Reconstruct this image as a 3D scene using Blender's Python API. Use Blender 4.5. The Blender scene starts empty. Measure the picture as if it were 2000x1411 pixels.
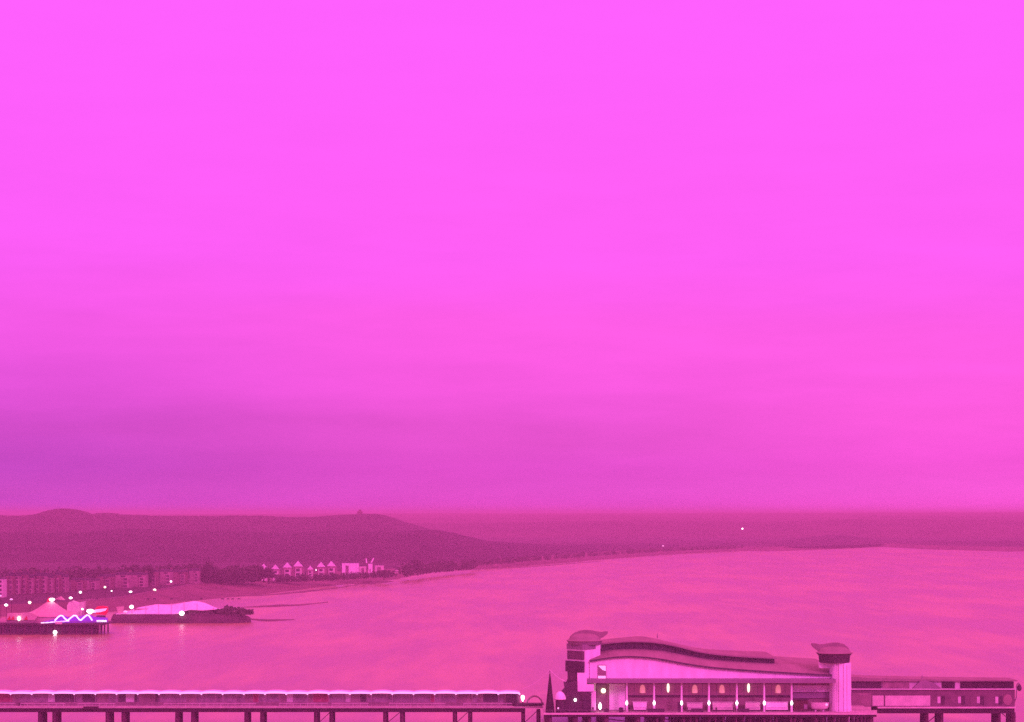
import bpy, bmesh, math, random
from mathutils import Vector, Matrix
random.seed(7)
S = bpy.context.scene
COL = S.collection
R = math.radians

# ------------------------------------------------------------------ camera
F, CX, HY, HC = 4550.0, 1000.0, 1005.0, 66.0      # focal length, centre and horizon in photo pixels; eye height in metres
cam = bpy.data.cameras.new('camera'); camo = bpy.data.objects.new('camera', cam); COL.objects.link(camo)
camo.location = (0, 0, HC); camo.rotation_euler = (R(90), 0, 0)
cam.sensor_width = 36; cam.lens = 36*F/2000; cam.shift_y = (HY-705.5)/2000
cam.clip_start = 1; cam.clip_end = 30000
S.camera = camo

# ------------------------------------------------------------------ view, world, sun
S.view_settings.view_transform = 'Standard'; S.view_settings.look = 'None'
S.view_settings.exposure = 0; S.view_settings.gamma = 1
try: S.cycles.use_denoising = False; S.cycles.use_adaptive_sampling = False; S.cycles.sample_clamp_indirect = 4
except Exception: pass
def lin(c):
    return tuple((v/255/12.92 if v/255 <= .04045 else ((v/255+.055)/1.055)**2.4) for v in c)
W = bpy.data.worlds.new('World'); S.world = W; W.use_nodes = True
nt = W.node_tree; nt.nodes.clear()
def N(t, tree=None, **kw):
    n = (tree or nt).nodes.new(t)
    for k, v in kw.items(): setattr(n, k, v)
    return n
def L(a, b, tree=None): (tree or nt).links.new(a, b)
def mth(op, a, b=None, tree=None):
    n = N('ShaderNodeMath', tree, operation=op)
    for i, v in enumerate((a, b)):
        if v is None: continue
        if isinstance(v, (int, float)): n.inputs[i].default_value = v
        else: L(v, n.inputs[i], tree)
    return n.outputs[0]
def mrange(v, a, b, c=0, d=1):
    m = N('ShaderNodeMapRange', interpolation_type='SMOOTHSTEP'); L(v, m.inputs[0])
    for i, q in enumerate((a, b, c, d)): m.inputs[i+1].default_value = q
    return m.outputs[0]
tc = N('ShaderNodeTexCoord'); sx = N('ShaderNodeSeparateXYZ'); L(tc.outputs['Generated'], sx.inputs[0])
nz = N('ShaderNodeTexNoise'); nz.inputs['Scale'].default_value = 1; nz.inputs['Detail'].default_value = 5
mp = N('ShaderNodeMapping'); mp.inputs['Scale'].default_value = (9, 9, 60); L(tc.outputs['Generated'], mp.inputs[0]); L(mp.outputs[0], nz.inputs['Vector'])
el = mth('ADD', sx.outputs['Z'], mth('MULTIPLY', mth('SUBTRACT', nz.outputs[0], .5), mrange(sx.outputs['Z'], .004, .05, .003, .022)))
fac = mth('DIVIDE', el, .23)
def ramp(stops):
    r = N('ShaderNodeValToRGB'); r.color_ramp.interpolation = 'EASE'
    e = r.color_ramp.elements
    pts = sorted(((HY-y)/F/.23, c) for y, c in stops)
    for i, (p, c) in enumerate(pts):
        q = e[i] if i < 2 else e.new(min(1, p))
        q.position = min(1, max(0, p)); q.color = (*lin(c), 1)
    L(fac, r.inputs[0]); return r.outputs[0]
SKY_LEFT = [(0, (255,96,255)), (450, (254,94,250)), (650, (245,90,232)), (750, (232,85,222)), (840, (209,77,203)), (910, (197,74,199)), (960, (200,76,200)), (985, (196,75,204)), (1004, (194,74,196))]
SKY_MID = [(0, (255,96,255)), (500, (255,95,246)), (650, (255,94,232)), (750, (249,91,226)), (850, (232,84,210)), (920, (227,80,208)), (960, (228,82,210)), (985, (226,80,210)), (1004, (220,78,200))]
SKY_RIGHT = [(0, (255,96,255)), (500, (255,95,246)), (700, (255,94,230)), (820, (254,92,224)), (900, (250,88,221)), (960, (252,92,224)), (985, (250,89,222)), (1004, (242,86,210))]
def mixc(f, a, b):
    m = N('ShaderNodeMix', data_type='RGBA'); L(f, m.inputs[0]); L(a, m.inputs[6]); L(b, m.inputs[7]); return m.outputs[2]
c1 = mixc(mrange(sx.outputs['X'], -.22, .0), ramp(SKY_LEFT), ramp(SKY_MID))
c2 = mixc(mrange(sx.outputs['X'], .02, .2), c1, ramp(SKY_RIGHT))
zen = N('ShaderNodeRGB'); zen.outputs[0].default_value = (1, .112, .50, 1)      # unseen overhead sky, tinted pinker to colour the light on surfaces
c3 = mixc(mrange(sx.outputs['Z'], .24, .6), c2, zen.outputs[0])
bg = N('ShaderNodeBackground'); L(c3, bg.inputs[0])
wn = N('ShaderNodeTexNoise'); wn.inputs['Scale'].default_value = 1; wn.inputs['Detail'].default_value = 7; wn.inputs['Roughness'].default_value = .6
wm = N('ShaderNodeMapping'); wm.inputs['Scale'].default_value = (14, 14, 90); wm.inputs['Rotation'].default_value = (.03, .04, 0); L(tc.outputs['Generated'], wm.inputs[0]); L(wm.outputs[0], wn.inputs['Vector'])
wisp = mth('ADD', 1, mth('MULTIPLY', mth('SUBTRACT', wn.outputs[0], .5), mrange(sx.outputs['Z'], .0, .2, .26, .05)))      # thin cloud streaks, stronger low down
wisp = mth('MULTIPLY', wisp, mrange(sx.outputs['Z'], .003, .012, 1.06, 1.0))      # a clear brighter slit behind the haze along the horizon
L(mth('MULTIPLY', wisp, mrange(sx.outputs['Z'], .25, .9, 1.0, 2.3)), bg.inputs[1])        # an overcast sky is brighter overhead
wo = N('ShaderNodeOutputWorld'); L(bg.outputs[0], wo.inputs[0])

sun = bpy.data.lights.new('sun', 'SUN'); suno = bpy.data.objects.new('sun', sun); COL.objects.link(suno)
sun.energy = 2.3; sun.angle = R(14); sun.color = (1, .118, .74)
suno.rotation_euler = Vector((-.62, 1.0, -.55)).to_track_quat('-Z', 'Y').to_euler()

# ------------------------------------------------------------------ projection between photo pixels and places
def P(px, py, Y): return Vector(((px-CX)*Y/F, Y, HC-(py-HY)*Y/F))
def XX(px, Y): return (px-CX)*Y/F
def ZZ(py, Y): return HC-(py-HY)*Y/F
def G(px, py, z=0.0):
    Y = F*(HC-z)/(py-HY); return Vector(((px-CX)*Y/F, Y, z))
def herm(pts, x):
    if x <= pts[0][0]: return pts[0][1]
    if x >= pts[-1][0]: return pts[-1][1]
    n = len(pts)
    for i in range(n-1):
        if x <= pts[i+1][0]: break
    def sl(k):
        a, b = max(0, k-1), min(n-1, k+1)
        return (pts[b][1]-pts[a][1])/(pts[b][0]-pts[a][0])
    x0, y0 = pts[i]; x1, y1 = pts[i+1]; h = x1-x0; t = (x-x0)/h
    m0, m1 = sl(i)*h, sl(i+1)*h
    return (2*t**3-3*t*t+1)*y0+(t**3-2*t*t+t)*m0+(3*t*t-2*t**3)*y1+(t**3-t*t)*m1
def vnoise(x, y, seed=0):
    def h(i, j):
        v = math.sin(i*127.1+j*311.7+seed*74.7)*43758.5453; return v-math.floor(v)
    i, j = math.floor(x), math.floor(y); fx, fy = x-i, y-j
    fx = fx*fx*(3-2*fx); fy = fy*fy*(3-2*fy)
    return (h(i,j)*(1-fx)+h(i+1,j)*fx)*(1-fy)+(h(i,j+1)*(1-fx)+h(i+1,j+1)*fx)*fy
def fbm(x, y, seed=0, o=4):
    s, a = 0, .5
    for k in range(o): s += a*vnoise(x, y, seed+k); x *= 2.03; y *= 2.03; a *= .5
    return s

# ------------------------------------------------------------------ materials
def mat(name, col, rough=.7, var=.25, scale=.6, bump=0.0, emit=None, strength=0, spec=.3, stretch=(1,1,1), metal=0, detail=5):
    m = bpy.data.materials.new(name); m.use_nodes = True; t = m.node_tree
    b = t.nodes['Principled BSDF']
    b.inputs['Roughness'].default_value = rough; b.inputs['Specular IOR Level'].default_value = spec
    b.inputs['Metallic'].default_value = metal
    b.inputs['Base Color'].default_value = (*col, 1)
    if var:
        g = N('ShaderNodeNewGeometry', t); mpn = N('ShaderNodeMapping', t); mpn.inputs['Scale'].default_value = stretch
        L(g.outputs['Position'], mpn.inputs[0], t)
        n = N('ShaderNodeTexNoise', t); n.inputs['Scale'].default_value = scale; n.inputs['Detail'].default_value = detail
        L(mpn.outputs[0], n.inputs['Vector'], t)
        r = N('ShaderNodeValToRGB', t); e = r.color_ramp.elements
        e[0].position = .3; e[1].position = .7
        e[0].color = (*[max(0, c*(1-var)) for c in col], 1); e[1].color = (*[min(1, c*(1+var)) for c in col], 1)
        L(n.outputs[0], r.inputs[0], t); L(r.outputs[0], b.inputs['Base Color'], t)
        if bump:
            bp = N('ShaderNodeBump', t); bp.inputs['Strength'].default_value = bump; bp.inputs['Distance'].default_value = .2
            L(n.outputs[0], bp.inputs['Height'], t); L(bp.outputs[0], b.inputs['Normal'], t)
    if emit:
        b.inputs['Emission Color'].default_value = (*emit, 1); b.inputs['Emission Strength'].default_value = strength
    return m
M = dict(
 white=mat('white_render', (.84,.80,.80), .6, .11, .5, stretch=(1,1,.25)),
 offwhite=mat('off_white_panel', (.55,.5,.5), .6, .12, .3),
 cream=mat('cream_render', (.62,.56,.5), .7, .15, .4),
 roof=mat('grey_metal_roof', (.27,.22,.20), 1.0, .12, .3, spec=0, stretch=(1,.15,1)),
 roofdark=mat('dark_slate', (.07,.065,.07), .7, .25, .5),
 fascia=mat('grey_fascia', (.24,.2,.22), .5, .1, .4),
 glass=mat('dark_window_glass', (.05,.04,.05), .15, .3, .4, spec=.6),
 glaze=mat('mauve_glazing', (.24,.17,.17), .25, .3, .35, spec=.6),
 panel=mat('clear_screen_panel', (.25,.2,.22), .3, .3, .6, spec=.5),
 paneldark=mat('poster_panel_dark', (.09,.07,.08), .4, .3, .9),
 panelred=mat('poster_panel_red', (.3,.08,.12), .5, .3, .9),
 steel=mat('dark_painted_steel', (.03,.008,.02), .6, .3, .5),
 pile=mat('weathered_iron_pile', (.08,.03,.05), .8, .4, .8),
 deck=mat('worn_timber_deck', (.42,.37,.34), .8, .12, .6, stretch=(1,.2,1)),
 arcade=mat('lit_arcade_glass', (.2,.12,.13), .3, .3, .3, emit=(1,.09,.42), strength=.14),
 towerglass=mat('tower_glass', (.10,.06,.075), .3, .3, .4, spec=.5),
 dark=mat('dark_cladding', (.06,.04,.05), .7, .3, .5),
 darkcloth=mat('dark_canvas', (.03,.018,.022), .8, .3, .6),
 canvas=mat('pale_canvas', (.52,.40,.34), .7, .1, .3),
 red=mat('red_paint', (.5,.02,.03), .4, .1, .5),
 brick=mat('weathered_brick', (.19,.12,.10), .8, .25, .25),
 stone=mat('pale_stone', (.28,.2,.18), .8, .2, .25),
 baystone=mat('bay_stone', (.37,.28,.25), .8, .2, .25),
 seawall=mat('weed_stained_seawall', (.075,.05,.05), .85, .4, .12),
 foliage=mat('dark_foliage', (.05,.06,.03), .8, .45, .3),
 bark=mat('bark', (.08,.06,.05), .9, .3, 2),
 cloth=mat('dark_clothing', (.04,.03,.035), .8, .3, 4),
 skin=mat('skin', (.5,.33,.26), .6, .05, 4),
 cable=mat('pale_cable', (.7,.65,.65), .5, 0),
 light=mat('lamp_glass_lit', (.9,.9,.9), .3, 0, emit=(1,.93,.97), strength=3.5),
 lightwarm=mat('lamp_glass_warm', (.9,.9,.8), .3, 0, emit=(1,.86,.55), strength=3),
 lanternwarm=mat('lantern_glow_soft', (.6,.5,.4), .4, 0, emit=(1,.22,.30), strength=.62),
 lanternbright=mat('lantern_glow_strong', (.8,.8,.6), .4, 0, emit=(1,.80,.62), strength=1.8),
 litpane=mat('lit_window_pane', (.8,.7,.8), .3, 0, emit=(1,.50,.80), strength=.7),
 strip=mat('canopy_glow', (.9,.85,.9), .4, 0, emit=(1,.50,.86), strength=.75),
 neon=mat('neon_tube_white', (.9,.9,1), .3, 0, emit=(1,.72,1), strength=1.6),
 neonblue=mat('violet_neon_glow', (.15,.05,.4), .4, .3, .3, emit=(.26,.03,.75), strength=.5),
 neonred=mat('red_light_board', (.5,.02,.03), .4, 0, emit=(.7,.0,.03), strength=.5),
)

for k_ in ('lanternwarm','lanternbright','litpane','strip','neon','neonblue','neonred','arcade'): M[k_].cycles.emission_sampling = 'NONE'      # dim glows: found by chance rays, not sampled as lamps
# ------------------------------------------------------------------ mesh builder
class MB:
    def __init__(s): s.v = []; s.f = []
    def add(s, vs, fs):
        o = len(s.v); s.v += [tuple(v) for v in vs]; s.f += [tuple(i+o for i in f) for f in fs]; return s
    def box(s, x0, x1, y0, y1, z0, z1):
        x0, x1 = min(x0,x1), max(x0,x1); y0, y1 = min(y0,y1), max(y0,y1); z0, z1 = min(z0,z1), max(z0,z1)
        return s.add([(x0,y0,z0),(x1,y0,z0),(x1,y1,z0),(x0,y1,z0),(x0,y0,z1),(x1,y0,z1),(x1,y1,z1),(x0,y1,z1)],
              [(3,2,1,0),(4,5,6,7),(0,1,5,4),(1,2,6,5),(2,3,7,6),(3,0,4,7)])
    def pbox(s, pxa, pxb, pya, pyb, y0, y1):            # a box whose front face fills a photo rectangle at depth y0
        return s.box(XX(pxa,y0), XX(pxb,y0), y0, y1, ZZ(pyb,y0), ZZ(pya,y0))
    def prism(s, poly, y0, y1):                         # (x, z) outline pushed from y0 to y1
        n = len(poly)
        return s.add([(x,y0,z) for x,z in poly]+[(x,y1,z) for x,z in poly],
              [tuple(range(n)), tuple(range(2*n-1,n-1,-1))]+[(i,i+n,(i+1)%n+n,(i+1)%n) for i in range(n)])
    def plan(s, poly, z0, z1):
        n = len(poly)
        return s.add([(x,y,z0) for x,y in poly]+[(x,y,z1) for x,y in poly],
              [tuple(range(n-1,-1,-1)), tuple(range(n,2*n))]+[(i,(i+1)%n,(i+1)%n+n,i+n) for i in range(n)])
    def tube(s, a, b, r0, r1=None, n=8):
        a, b = Vector(a), Vector(b); r1 = r0 if r1 is None else r1
        d = (b-a).normalized(); u = d.orthogonal().normalized(); w = d.cross(u)
        ring = lambda c, r: [c+(u*math.cos(2*math.pi*k/n)+w*math.sin(2*math.pi*k/n))*r for k in range(n)]
        return s.add(ring(a,r0)+ring(b,r1), [tuple(range(n-1,-1,-1)), tuple(range(n,2*n))]+[(k,(k+1)%n,(k+1)%n+n,k+n) for k in range(n)])
    def path(s, pts, r, n=6):
        for a, b in zip(pts, pts[1:]): s.tube(a, b, r, r, n)
        return s
    def lathe(s, prof, cx, cy, n=20, a0=0, sx=1, sy=1):     # prof: (r, z) from bottom to top
        vs = []
        for r, z in prof:
            vs += [(cx+sx*r*math.cos(a0+2*math.pi*k/n), cy+sy*r*math.sin(a0+2*math.pi*k/n), z) for k in range(n)]
        fs = []
        for i in range(len(prof)-1):
            fs += [(i*n+k, i*n+(k+1)%n, (i+1)*n+(k+1)%n, (i+1)*n+k) for k in range(n)]
        fs += [tuple(range(n-1,-1,-1)), tuple(range((len(prof)-1)*n, len(prof)*n))]
        return s.add(vs, fs)
    def ball(s, c, r, rz=None, n=12, m=8):
        rz = rz or r
        return s.lathe([(max(.02*r, r*math.cos(t)), c[2]+rz*math.sin(t)) for t in [math.pi*(-.5+k/m) for k in range(m+1)]], c[0], c[1], n)
    def loft(s, A, B, th=0.0):                          # sheet between two point rows, given a thickness downward
        n = len(A); vs = list(A)+list(B)
        fs = [(i,i+1,i+1+n,i+n) for i in range(n-1)]
        if th:
            d = Vector((0,0,th)); m = 2*n
            vs += [Vector(v)-d for v in A]+[Vector(v)-d for v in B]
            fs += [(m+i+n,m+i+1+n,m+i+1,m+i) for i in range(n-1)]
            fs += [(m+i,m+i+1,i+1,i) for i in range(n-1)]+[(n+i,n+i+1,m+n+i+1,m+n+i) for i in range(n-1)]
            fs += [(0,n,m+n,m),(n-1,m+n-1,m+2*n-1,2*n-1)]
        return s.add(vs, fs)
    def clumps(s, c, rad, count, size, rng):            # leaf clumps scattered through an ellipsoid
        for _ in range(count):
            while True:
                q = Vector((rng.uniform(-1,1), rng.uniform(-1,1), rng.uniform(-1,1)))
                if .25 < q.length < 1 and rng.random() < .35+.65*q.length: break
            p = Vector((c[0]+q.x*rad[0], c[1]+q.y*rad[1], c[2]+q.z*rad[2]))
            a = Vector((rng.gauss(0,1), rng.gauss(0,1), rng.gauss(0,1))).normalized(); b = a.orthogonal().normalized()
            z = size*rng.uniform(.5,1.3)
            e = a.cross(b)
            s.add([p+a*z, p+b*z*.8, p-a*z*.9+e*z*.3, p-b*z*.7+e*z*.2, p+e*z*.8], [(0,1,4),(1,2,4),(2,3,4),(3,0,4),(3,2,1,0)])
        return s
    def build(s, name, m, parent=None, smooth=False, org=None):
        me = bpy.data.meshes.new(name); me.from_pydata(s.v, [], s.f); me.update()
        bm = bmesh.new(); bm.from_mesh(me); bmesh.ops.recalc_face_normals(bm, faces=bm.faces)
        bm.to_mesh(me); bm.free()
        if smooth:
            for p in me.polygons: p.use_smooth = True
            try: me.set_sharp_from_angle(angle=R(40))
            except Exception: pass
        me.materials.append(M[m] if isinstance(m, str) else m)
        o = bpy.data.objects.new(name, me); COL.objects.link(o)
        if parent is not None:
            o.parent = parent; o.matrix_parent_inverse = Matrix.Translation(base_of(parent)).inverted()
        elif org is not None:
            me.transform(Matrix.Translation(-Vector(org))); o.location = org
        return o
def base_of(o):
    v = Vector(o.location); p = o.parent
    if p is not None and o.type == 'MESH': v = Vector((0,0,0))      # parts are modelled in world space
    return v
def tag(o, label=None, cat=None, group=None, kind=None):
    if label: o['label'] = label
    if cat: o['category'] = cat
    if group: o['group'] = group
    if kind: o['kind'] = kind
    return o
def thing(name, loc, label, cat, group=None):
    o = bpy.data.objects.new(name, None); COL.objects.link(o); o.location = loc; o.empty_display_size = .5
    return tag(o, label, cat, group)
def copy_thing(r, loc, label, group=None, scale=None):
    n = r.copy(); COL.objects.link(n); n.location = loc; n['label'] = label
    if group: n['group'] = group
    if scale: n.scale = scale
    for ch in list(r.children):
        c = ch.copy(); COL.objects.link(c); c.parent = n
        for g in list(ch.children):
            d = g.copy(); COL.objects.link(d); d.parent = c
    return n

# ================================================================== SETTING
# ---- wet sand and shallow water, out past the horizon line of the coast
def water_material():
    m = bpy.data.materials.new('wet_sand_and_shallow_water'); m.use_nodes = True; t = m.node_tree; b = t.nodes['Principled BSDF']
    g = N('ShaderNodeNewGeometry', t)
    def noise(scale, stretch, rot=0, detail=4):
        mpn = N('ShaderNodeMapping', t); mpn.inputs['Scale'].default_value = stretch; mpn.inputs['Rotation'].default_value = (0,0,rot)
        L(g.outputs['Position'], mpn.inputs[0], t)
        n = N('ShaderNodeTexNoise', t); n.inputs['Scale'].default_value = scale; n.inputs['Detail'].default_value = detail
        L(mpn.outputs[0], n.inputs['Vector'], t); return n.outputs[0]
    big = noise(.0045, (1,.7,1), .5, 5); streak = noise(.02, (1.0,.22,1), -.5, 8); fine = noise(.10, (1,.12,1), 0, 5)
    s1 = mth('ADD', mth('MULTIPLY', big, .26, t), mth('ADD', mth('MULTIPLY', streak, .48, t), mth('MULTIPLY', fine, .24, t), t), t)
    r = N('ShaderNodeValToRGB', t); e = r.color_ramp.elements
    e[0].position = .44; e[0].color = (.295,.24,.09,1); e[1].position = .565; e[1].color = (.42,.35,.118,1)
    L(s1, r.inputs[0], t); L(r.outputs[0], b.inputs['Base Color'], t)
    rr = N('ShaderNodeMapRange', t); rr.inputs[1].default_value = .35; rr.inputs[2].default_value = .65; rr.inputs[3].default_value = .25; rr.inputs[4].default_value = .34
    L(s1, rr.inputs[0], t); L(rr.outputs[0], b.inputs['Roughness'], t)
    b.inputs['Specular IOR Level'].default_value = .42
    bp = N('ShaderNodeBump', t); bp.inputs['Strength'].default_value = .02; bp.inputs['Distance'].default_value = .5
    L(fine, bp.inputs['Height'], t); L(bp.outputs[0], b.inputs['Normal'], t)
    return m
w = MB()
w.add([(-5000,-400,0),(5000,-400,0),(5000,12000,0),(-5000,12000,0)], [(0,1,2,3)])
tag(w.build('water', water_material()), kind='structure')

# ---- coast: foreshore strip and the flat land behind it
SHORE = [(-400,1206),(0,1205),(225,1195),(330,1181),(400,1174),(470,1167),(540,1160),(640,1147),(760,1135),(800,1127),(850,1119),(920,1114),
         (1000,1109),(1100,1101),(1200,1092),(1300,1085),(1400,1079),(1450,1077),(1500,1077.5),(1600,1074),(1660,1071),(1720,1069),(1800,1073),(1900,1076),(2000,1078),(2400,1084)]
WIDE = [(-400,.02),(200,.025),(330,.08),(400,.12),(640,.13),(760,.09),(820,.06),(920,.05),(1100,.09),(1300,.08),(1450,.03),(2400,.02)]
cols = [-400+i*14 for i in range(201)]
c0, c1, c2, c3, c4 = [], [], [], [], []
def shoreY(px): return F*HC/(herm(SHORE, px)-HY)
def promY(px): return shoreY(px)*(1+herm(WIDE, px))
for px in cols:
    y0 = shoreY(px)*(1+.012*(fbm(px*.03, 3)-.5)); a = herm(WIDE, px); y2 = promY(px)
    c0.append(Vector((XX(px,y0), y0, -.4))); ym = y0+(y2-y0)*.45
    c1.append(Vector((XX(px,ym), ym, 1.6))); c2.append(Vector((XX(px,y2), y2, 7.0)))
    y3 = y2+260; c3.append(Vector((XX(px,y3), y3, 9))); c4.append(Vector((XX(px,9800), 9800, 10)))
b = MB(); b.loft(c0, c1); b.loft(c1, c2)
tag(b.build('beach', mat('damp_shingle_beach', (.15,.095,.08), .8, .35, .03, detail=8), smooth=True), kind='structure')
b = MB(); b.loft(c2, c3); b.loft(c3, c4)
tag(b.build('land', mat('coastal_fields', (.05,.035,.03), .9, .4, .012, detail=8)), kind='structure')

# ---- dark weed covered banks lying in the shallows
bk = MB()
def bank(pts, w0, h=.5):
    A, B, T = [], [], []
    n = len(pts)-1
    x0, x1 = pts[0][0], pts[-1][0]
    K = 26
    for k in range(K+1):
        px = x0+(x1-x0)*k/K; py = herm(pts, px); q = G(px, py)
        ww = w0*math.sin(math.pi*(k/K*.96+.02))**.7*(.6+.8*fbm(px*.05, py, 5))*q.y*q.y/300300
        A.append(Vector((q.x, q.y-ww, -.05))); T.append(Vector((q.x, q.y, h*(.5+fbm(px*.1,9))))); B.append(Vector((q.x, q.y+ww, -.05)))
    bk.loft(A, T); bk.loft(T, B)
bank([(350,1172),(400,1168),(465,1165)], 3.2); bank([(476,1165),(540,1161),(640,1151),(700,1143)], 2.4); bank([(690,1140),(730,1138),(768,1136)], 3.5)
bank([(470,1187),(530,1184),(585,1182),(640,1177)], 2.6); bank([(480,1209),(520,1212),(575,1211)], 2.2)
bank([(970,1112),(1080,1104),(1180,1096)], .8)
tag(bk.build('mud_bank', mat('weedy_mud', (.12,.08,.065), .7, .4, .05), smooth=True), kind='structure')

# ---- hills, ridge behind ridge
def ridge(name, Y, top, px0, px1, depth, m, rough=3.0, seed=1, step=2.5):
    b = MB(); rows = []
    D = [-1,-.85,-.7,-.55,-.4,-.27,-.15,-.06,0,.1,.3,.6,1]
    n = int((px1-px0)/step)
    for d in D:
        row = []
        for k in range(n+1):
            px = px0+(px1-px0)*k/n; Yc = Y(px) if callable(Y) else Y; x = XX(px, Yc); zt = ZZ(herm(top, px), Yc)
            edge = min(1, min(k, n-k)*step/60); edge = edge*edge*(3-2*edge)
            y = Yc+d*depth
            sh = math.cos(d*math.pi/2)**.75 if abs(d) < 1 else 0
            z = 6+(zt-6)*sh+((fbm(x*.02, y*.006, seed, 5)-.5)*2*rough+(fbm(x*.11, y*.02, seed+7, 2)-.4)*2.2)*(1 if sh > .05 else 0)
            row.append(Vector((x, y, max(-1, z*edge+(1-edge)*4))))
        rows.append(row)
    for a, c in zip(rows, rows[1:]): b.loft(a, c)
    return tag(b.build(name, m, smooth=True), kind='structure')
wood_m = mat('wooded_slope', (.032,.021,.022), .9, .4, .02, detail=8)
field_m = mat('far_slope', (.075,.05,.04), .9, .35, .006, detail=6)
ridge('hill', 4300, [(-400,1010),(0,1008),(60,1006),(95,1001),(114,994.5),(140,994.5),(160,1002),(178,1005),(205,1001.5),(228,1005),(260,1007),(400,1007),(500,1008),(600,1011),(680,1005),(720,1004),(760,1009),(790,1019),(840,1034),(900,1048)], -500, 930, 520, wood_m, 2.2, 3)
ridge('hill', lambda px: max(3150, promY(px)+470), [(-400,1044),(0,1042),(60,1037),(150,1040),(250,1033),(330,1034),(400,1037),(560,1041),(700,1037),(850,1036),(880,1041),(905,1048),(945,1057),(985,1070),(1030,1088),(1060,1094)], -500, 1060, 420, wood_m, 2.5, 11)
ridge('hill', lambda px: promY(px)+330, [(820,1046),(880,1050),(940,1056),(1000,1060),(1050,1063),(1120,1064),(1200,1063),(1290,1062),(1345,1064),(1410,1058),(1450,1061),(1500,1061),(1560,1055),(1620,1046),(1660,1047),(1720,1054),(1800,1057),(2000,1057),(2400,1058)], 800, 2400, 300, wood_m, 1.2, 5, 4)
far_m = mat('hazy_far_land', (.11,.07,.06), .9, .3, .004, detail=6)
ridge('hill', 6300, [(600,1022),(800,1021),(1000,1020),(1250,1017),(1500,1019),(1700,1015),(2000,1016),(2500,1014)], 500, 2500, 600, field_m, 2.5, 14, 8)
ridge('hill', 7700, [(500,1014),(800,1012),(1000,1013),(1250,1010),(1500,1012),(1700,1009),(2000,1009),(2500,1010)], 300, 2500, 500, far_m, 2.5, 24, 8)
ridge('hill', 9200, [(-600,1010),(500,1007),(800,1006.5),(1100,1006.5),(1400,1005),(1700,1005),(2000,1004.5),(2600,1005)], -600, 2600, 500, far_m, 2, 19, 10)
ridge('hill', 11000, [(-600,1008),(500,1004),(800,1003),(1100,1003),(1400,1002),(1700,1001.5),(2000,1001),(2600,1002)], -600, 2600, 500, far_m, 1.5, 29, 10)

# ---- one even body of sea haze over everything
hz = MB(); hz.box(-5200, 5200, -600, 12400, -2, 80)
hm = bpy.data.materials.new('sea_haze'); hm.use_nodes = True; ht = hm.node_tree; ht.nodes.clear()
pv = N('ShaderNodeVolumePrincipled', ht); ho = N('ShaderNodeOutputMaterial', ht)
pv.inputs['Color'].default_value = (.79,.61,.67,1); pv.inputs['Density'].default_value = 1.85e-4
L(pv.outputs[0], ho.inputs['Volume'], ht)
tag(hz.build('haze', hm), kind='stuff')

# ================================================================== PIER (walkway)
DZ = 6.4
pier = thing('pier', (XX(500,726), 726, DZ), 'long iron pier with pale deck edge on paired dark legs', 'pier')
x0, x1 = XX(-60,721), XX(1062,721)
MB().box(x0, x1, 721, 732, 6.0, DZ).build('deck', 'deck', pier)
MB().box(x0, XX(1026,721.4), 721.4, 722, 4.75, 5.99).box(x0, XX(1026,731), 731, 731.6, 4.75, 5.99).build('girder', 'steel', pier)
g = MB()
for k in range(46): X = x0+3+k*3.9; g.box(X-.15, X+.15, 722.01, 730.99, 5.2, 5.98) if X < XX(1020,722) else None
g.build('cross_beam', 'steel', pier)
for a, c in ((78,106),(210,241),(346,377),(481,512),(617,647),(752,785),(888,918),(1022,1052)):
    for p in (a, c):
        m_ = MB()
        for yy in (722.3, 725, 728, 730.8): m_.tube((XX(p,722.3), yy, -1), (XX(p,722.3), yy, 4.9), .62, .6, 10)
        m_.box(XX(p,722.3)-.2, XX(p,722.3)+.2, 722.3, 730.8, 1.8, 3.5)
        m_.build('pile', 'pile', pier, True)
    if a > 600:
        xa, xb = XX(a,722.3), XX(c,722.3)
        MB().tube((xa+.55,728.3,1.0),(xb-.55,728.3,4.4),.10).build('brace', 'pile', pier)
MB().pbox(163,192,1380.5,1386,720.4,720.98).build('access_hatch', 'steel', pier)
for a, c in ((-60,30),(40,128),(152,225),(320,500),(545,640),(648,720),(760,870),(905,1000)):
    h = MB(); xa, xb = XX(a,721.5), XX(c,721.5)
    h.box(xa, xb, 721.45, 721.55, DZ+1.0, DZ+1.15).box(xa, xb, 721.47, 721.53, DZ+.5, DZ+.56)
    k = xa+.05
    while k < xb: h.box(k-.04, k+.04, 721.46, 721.54, DZ, DZ+1.0); k += 2.2
    h.build('railing', 'offwhite', pier)

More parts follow.
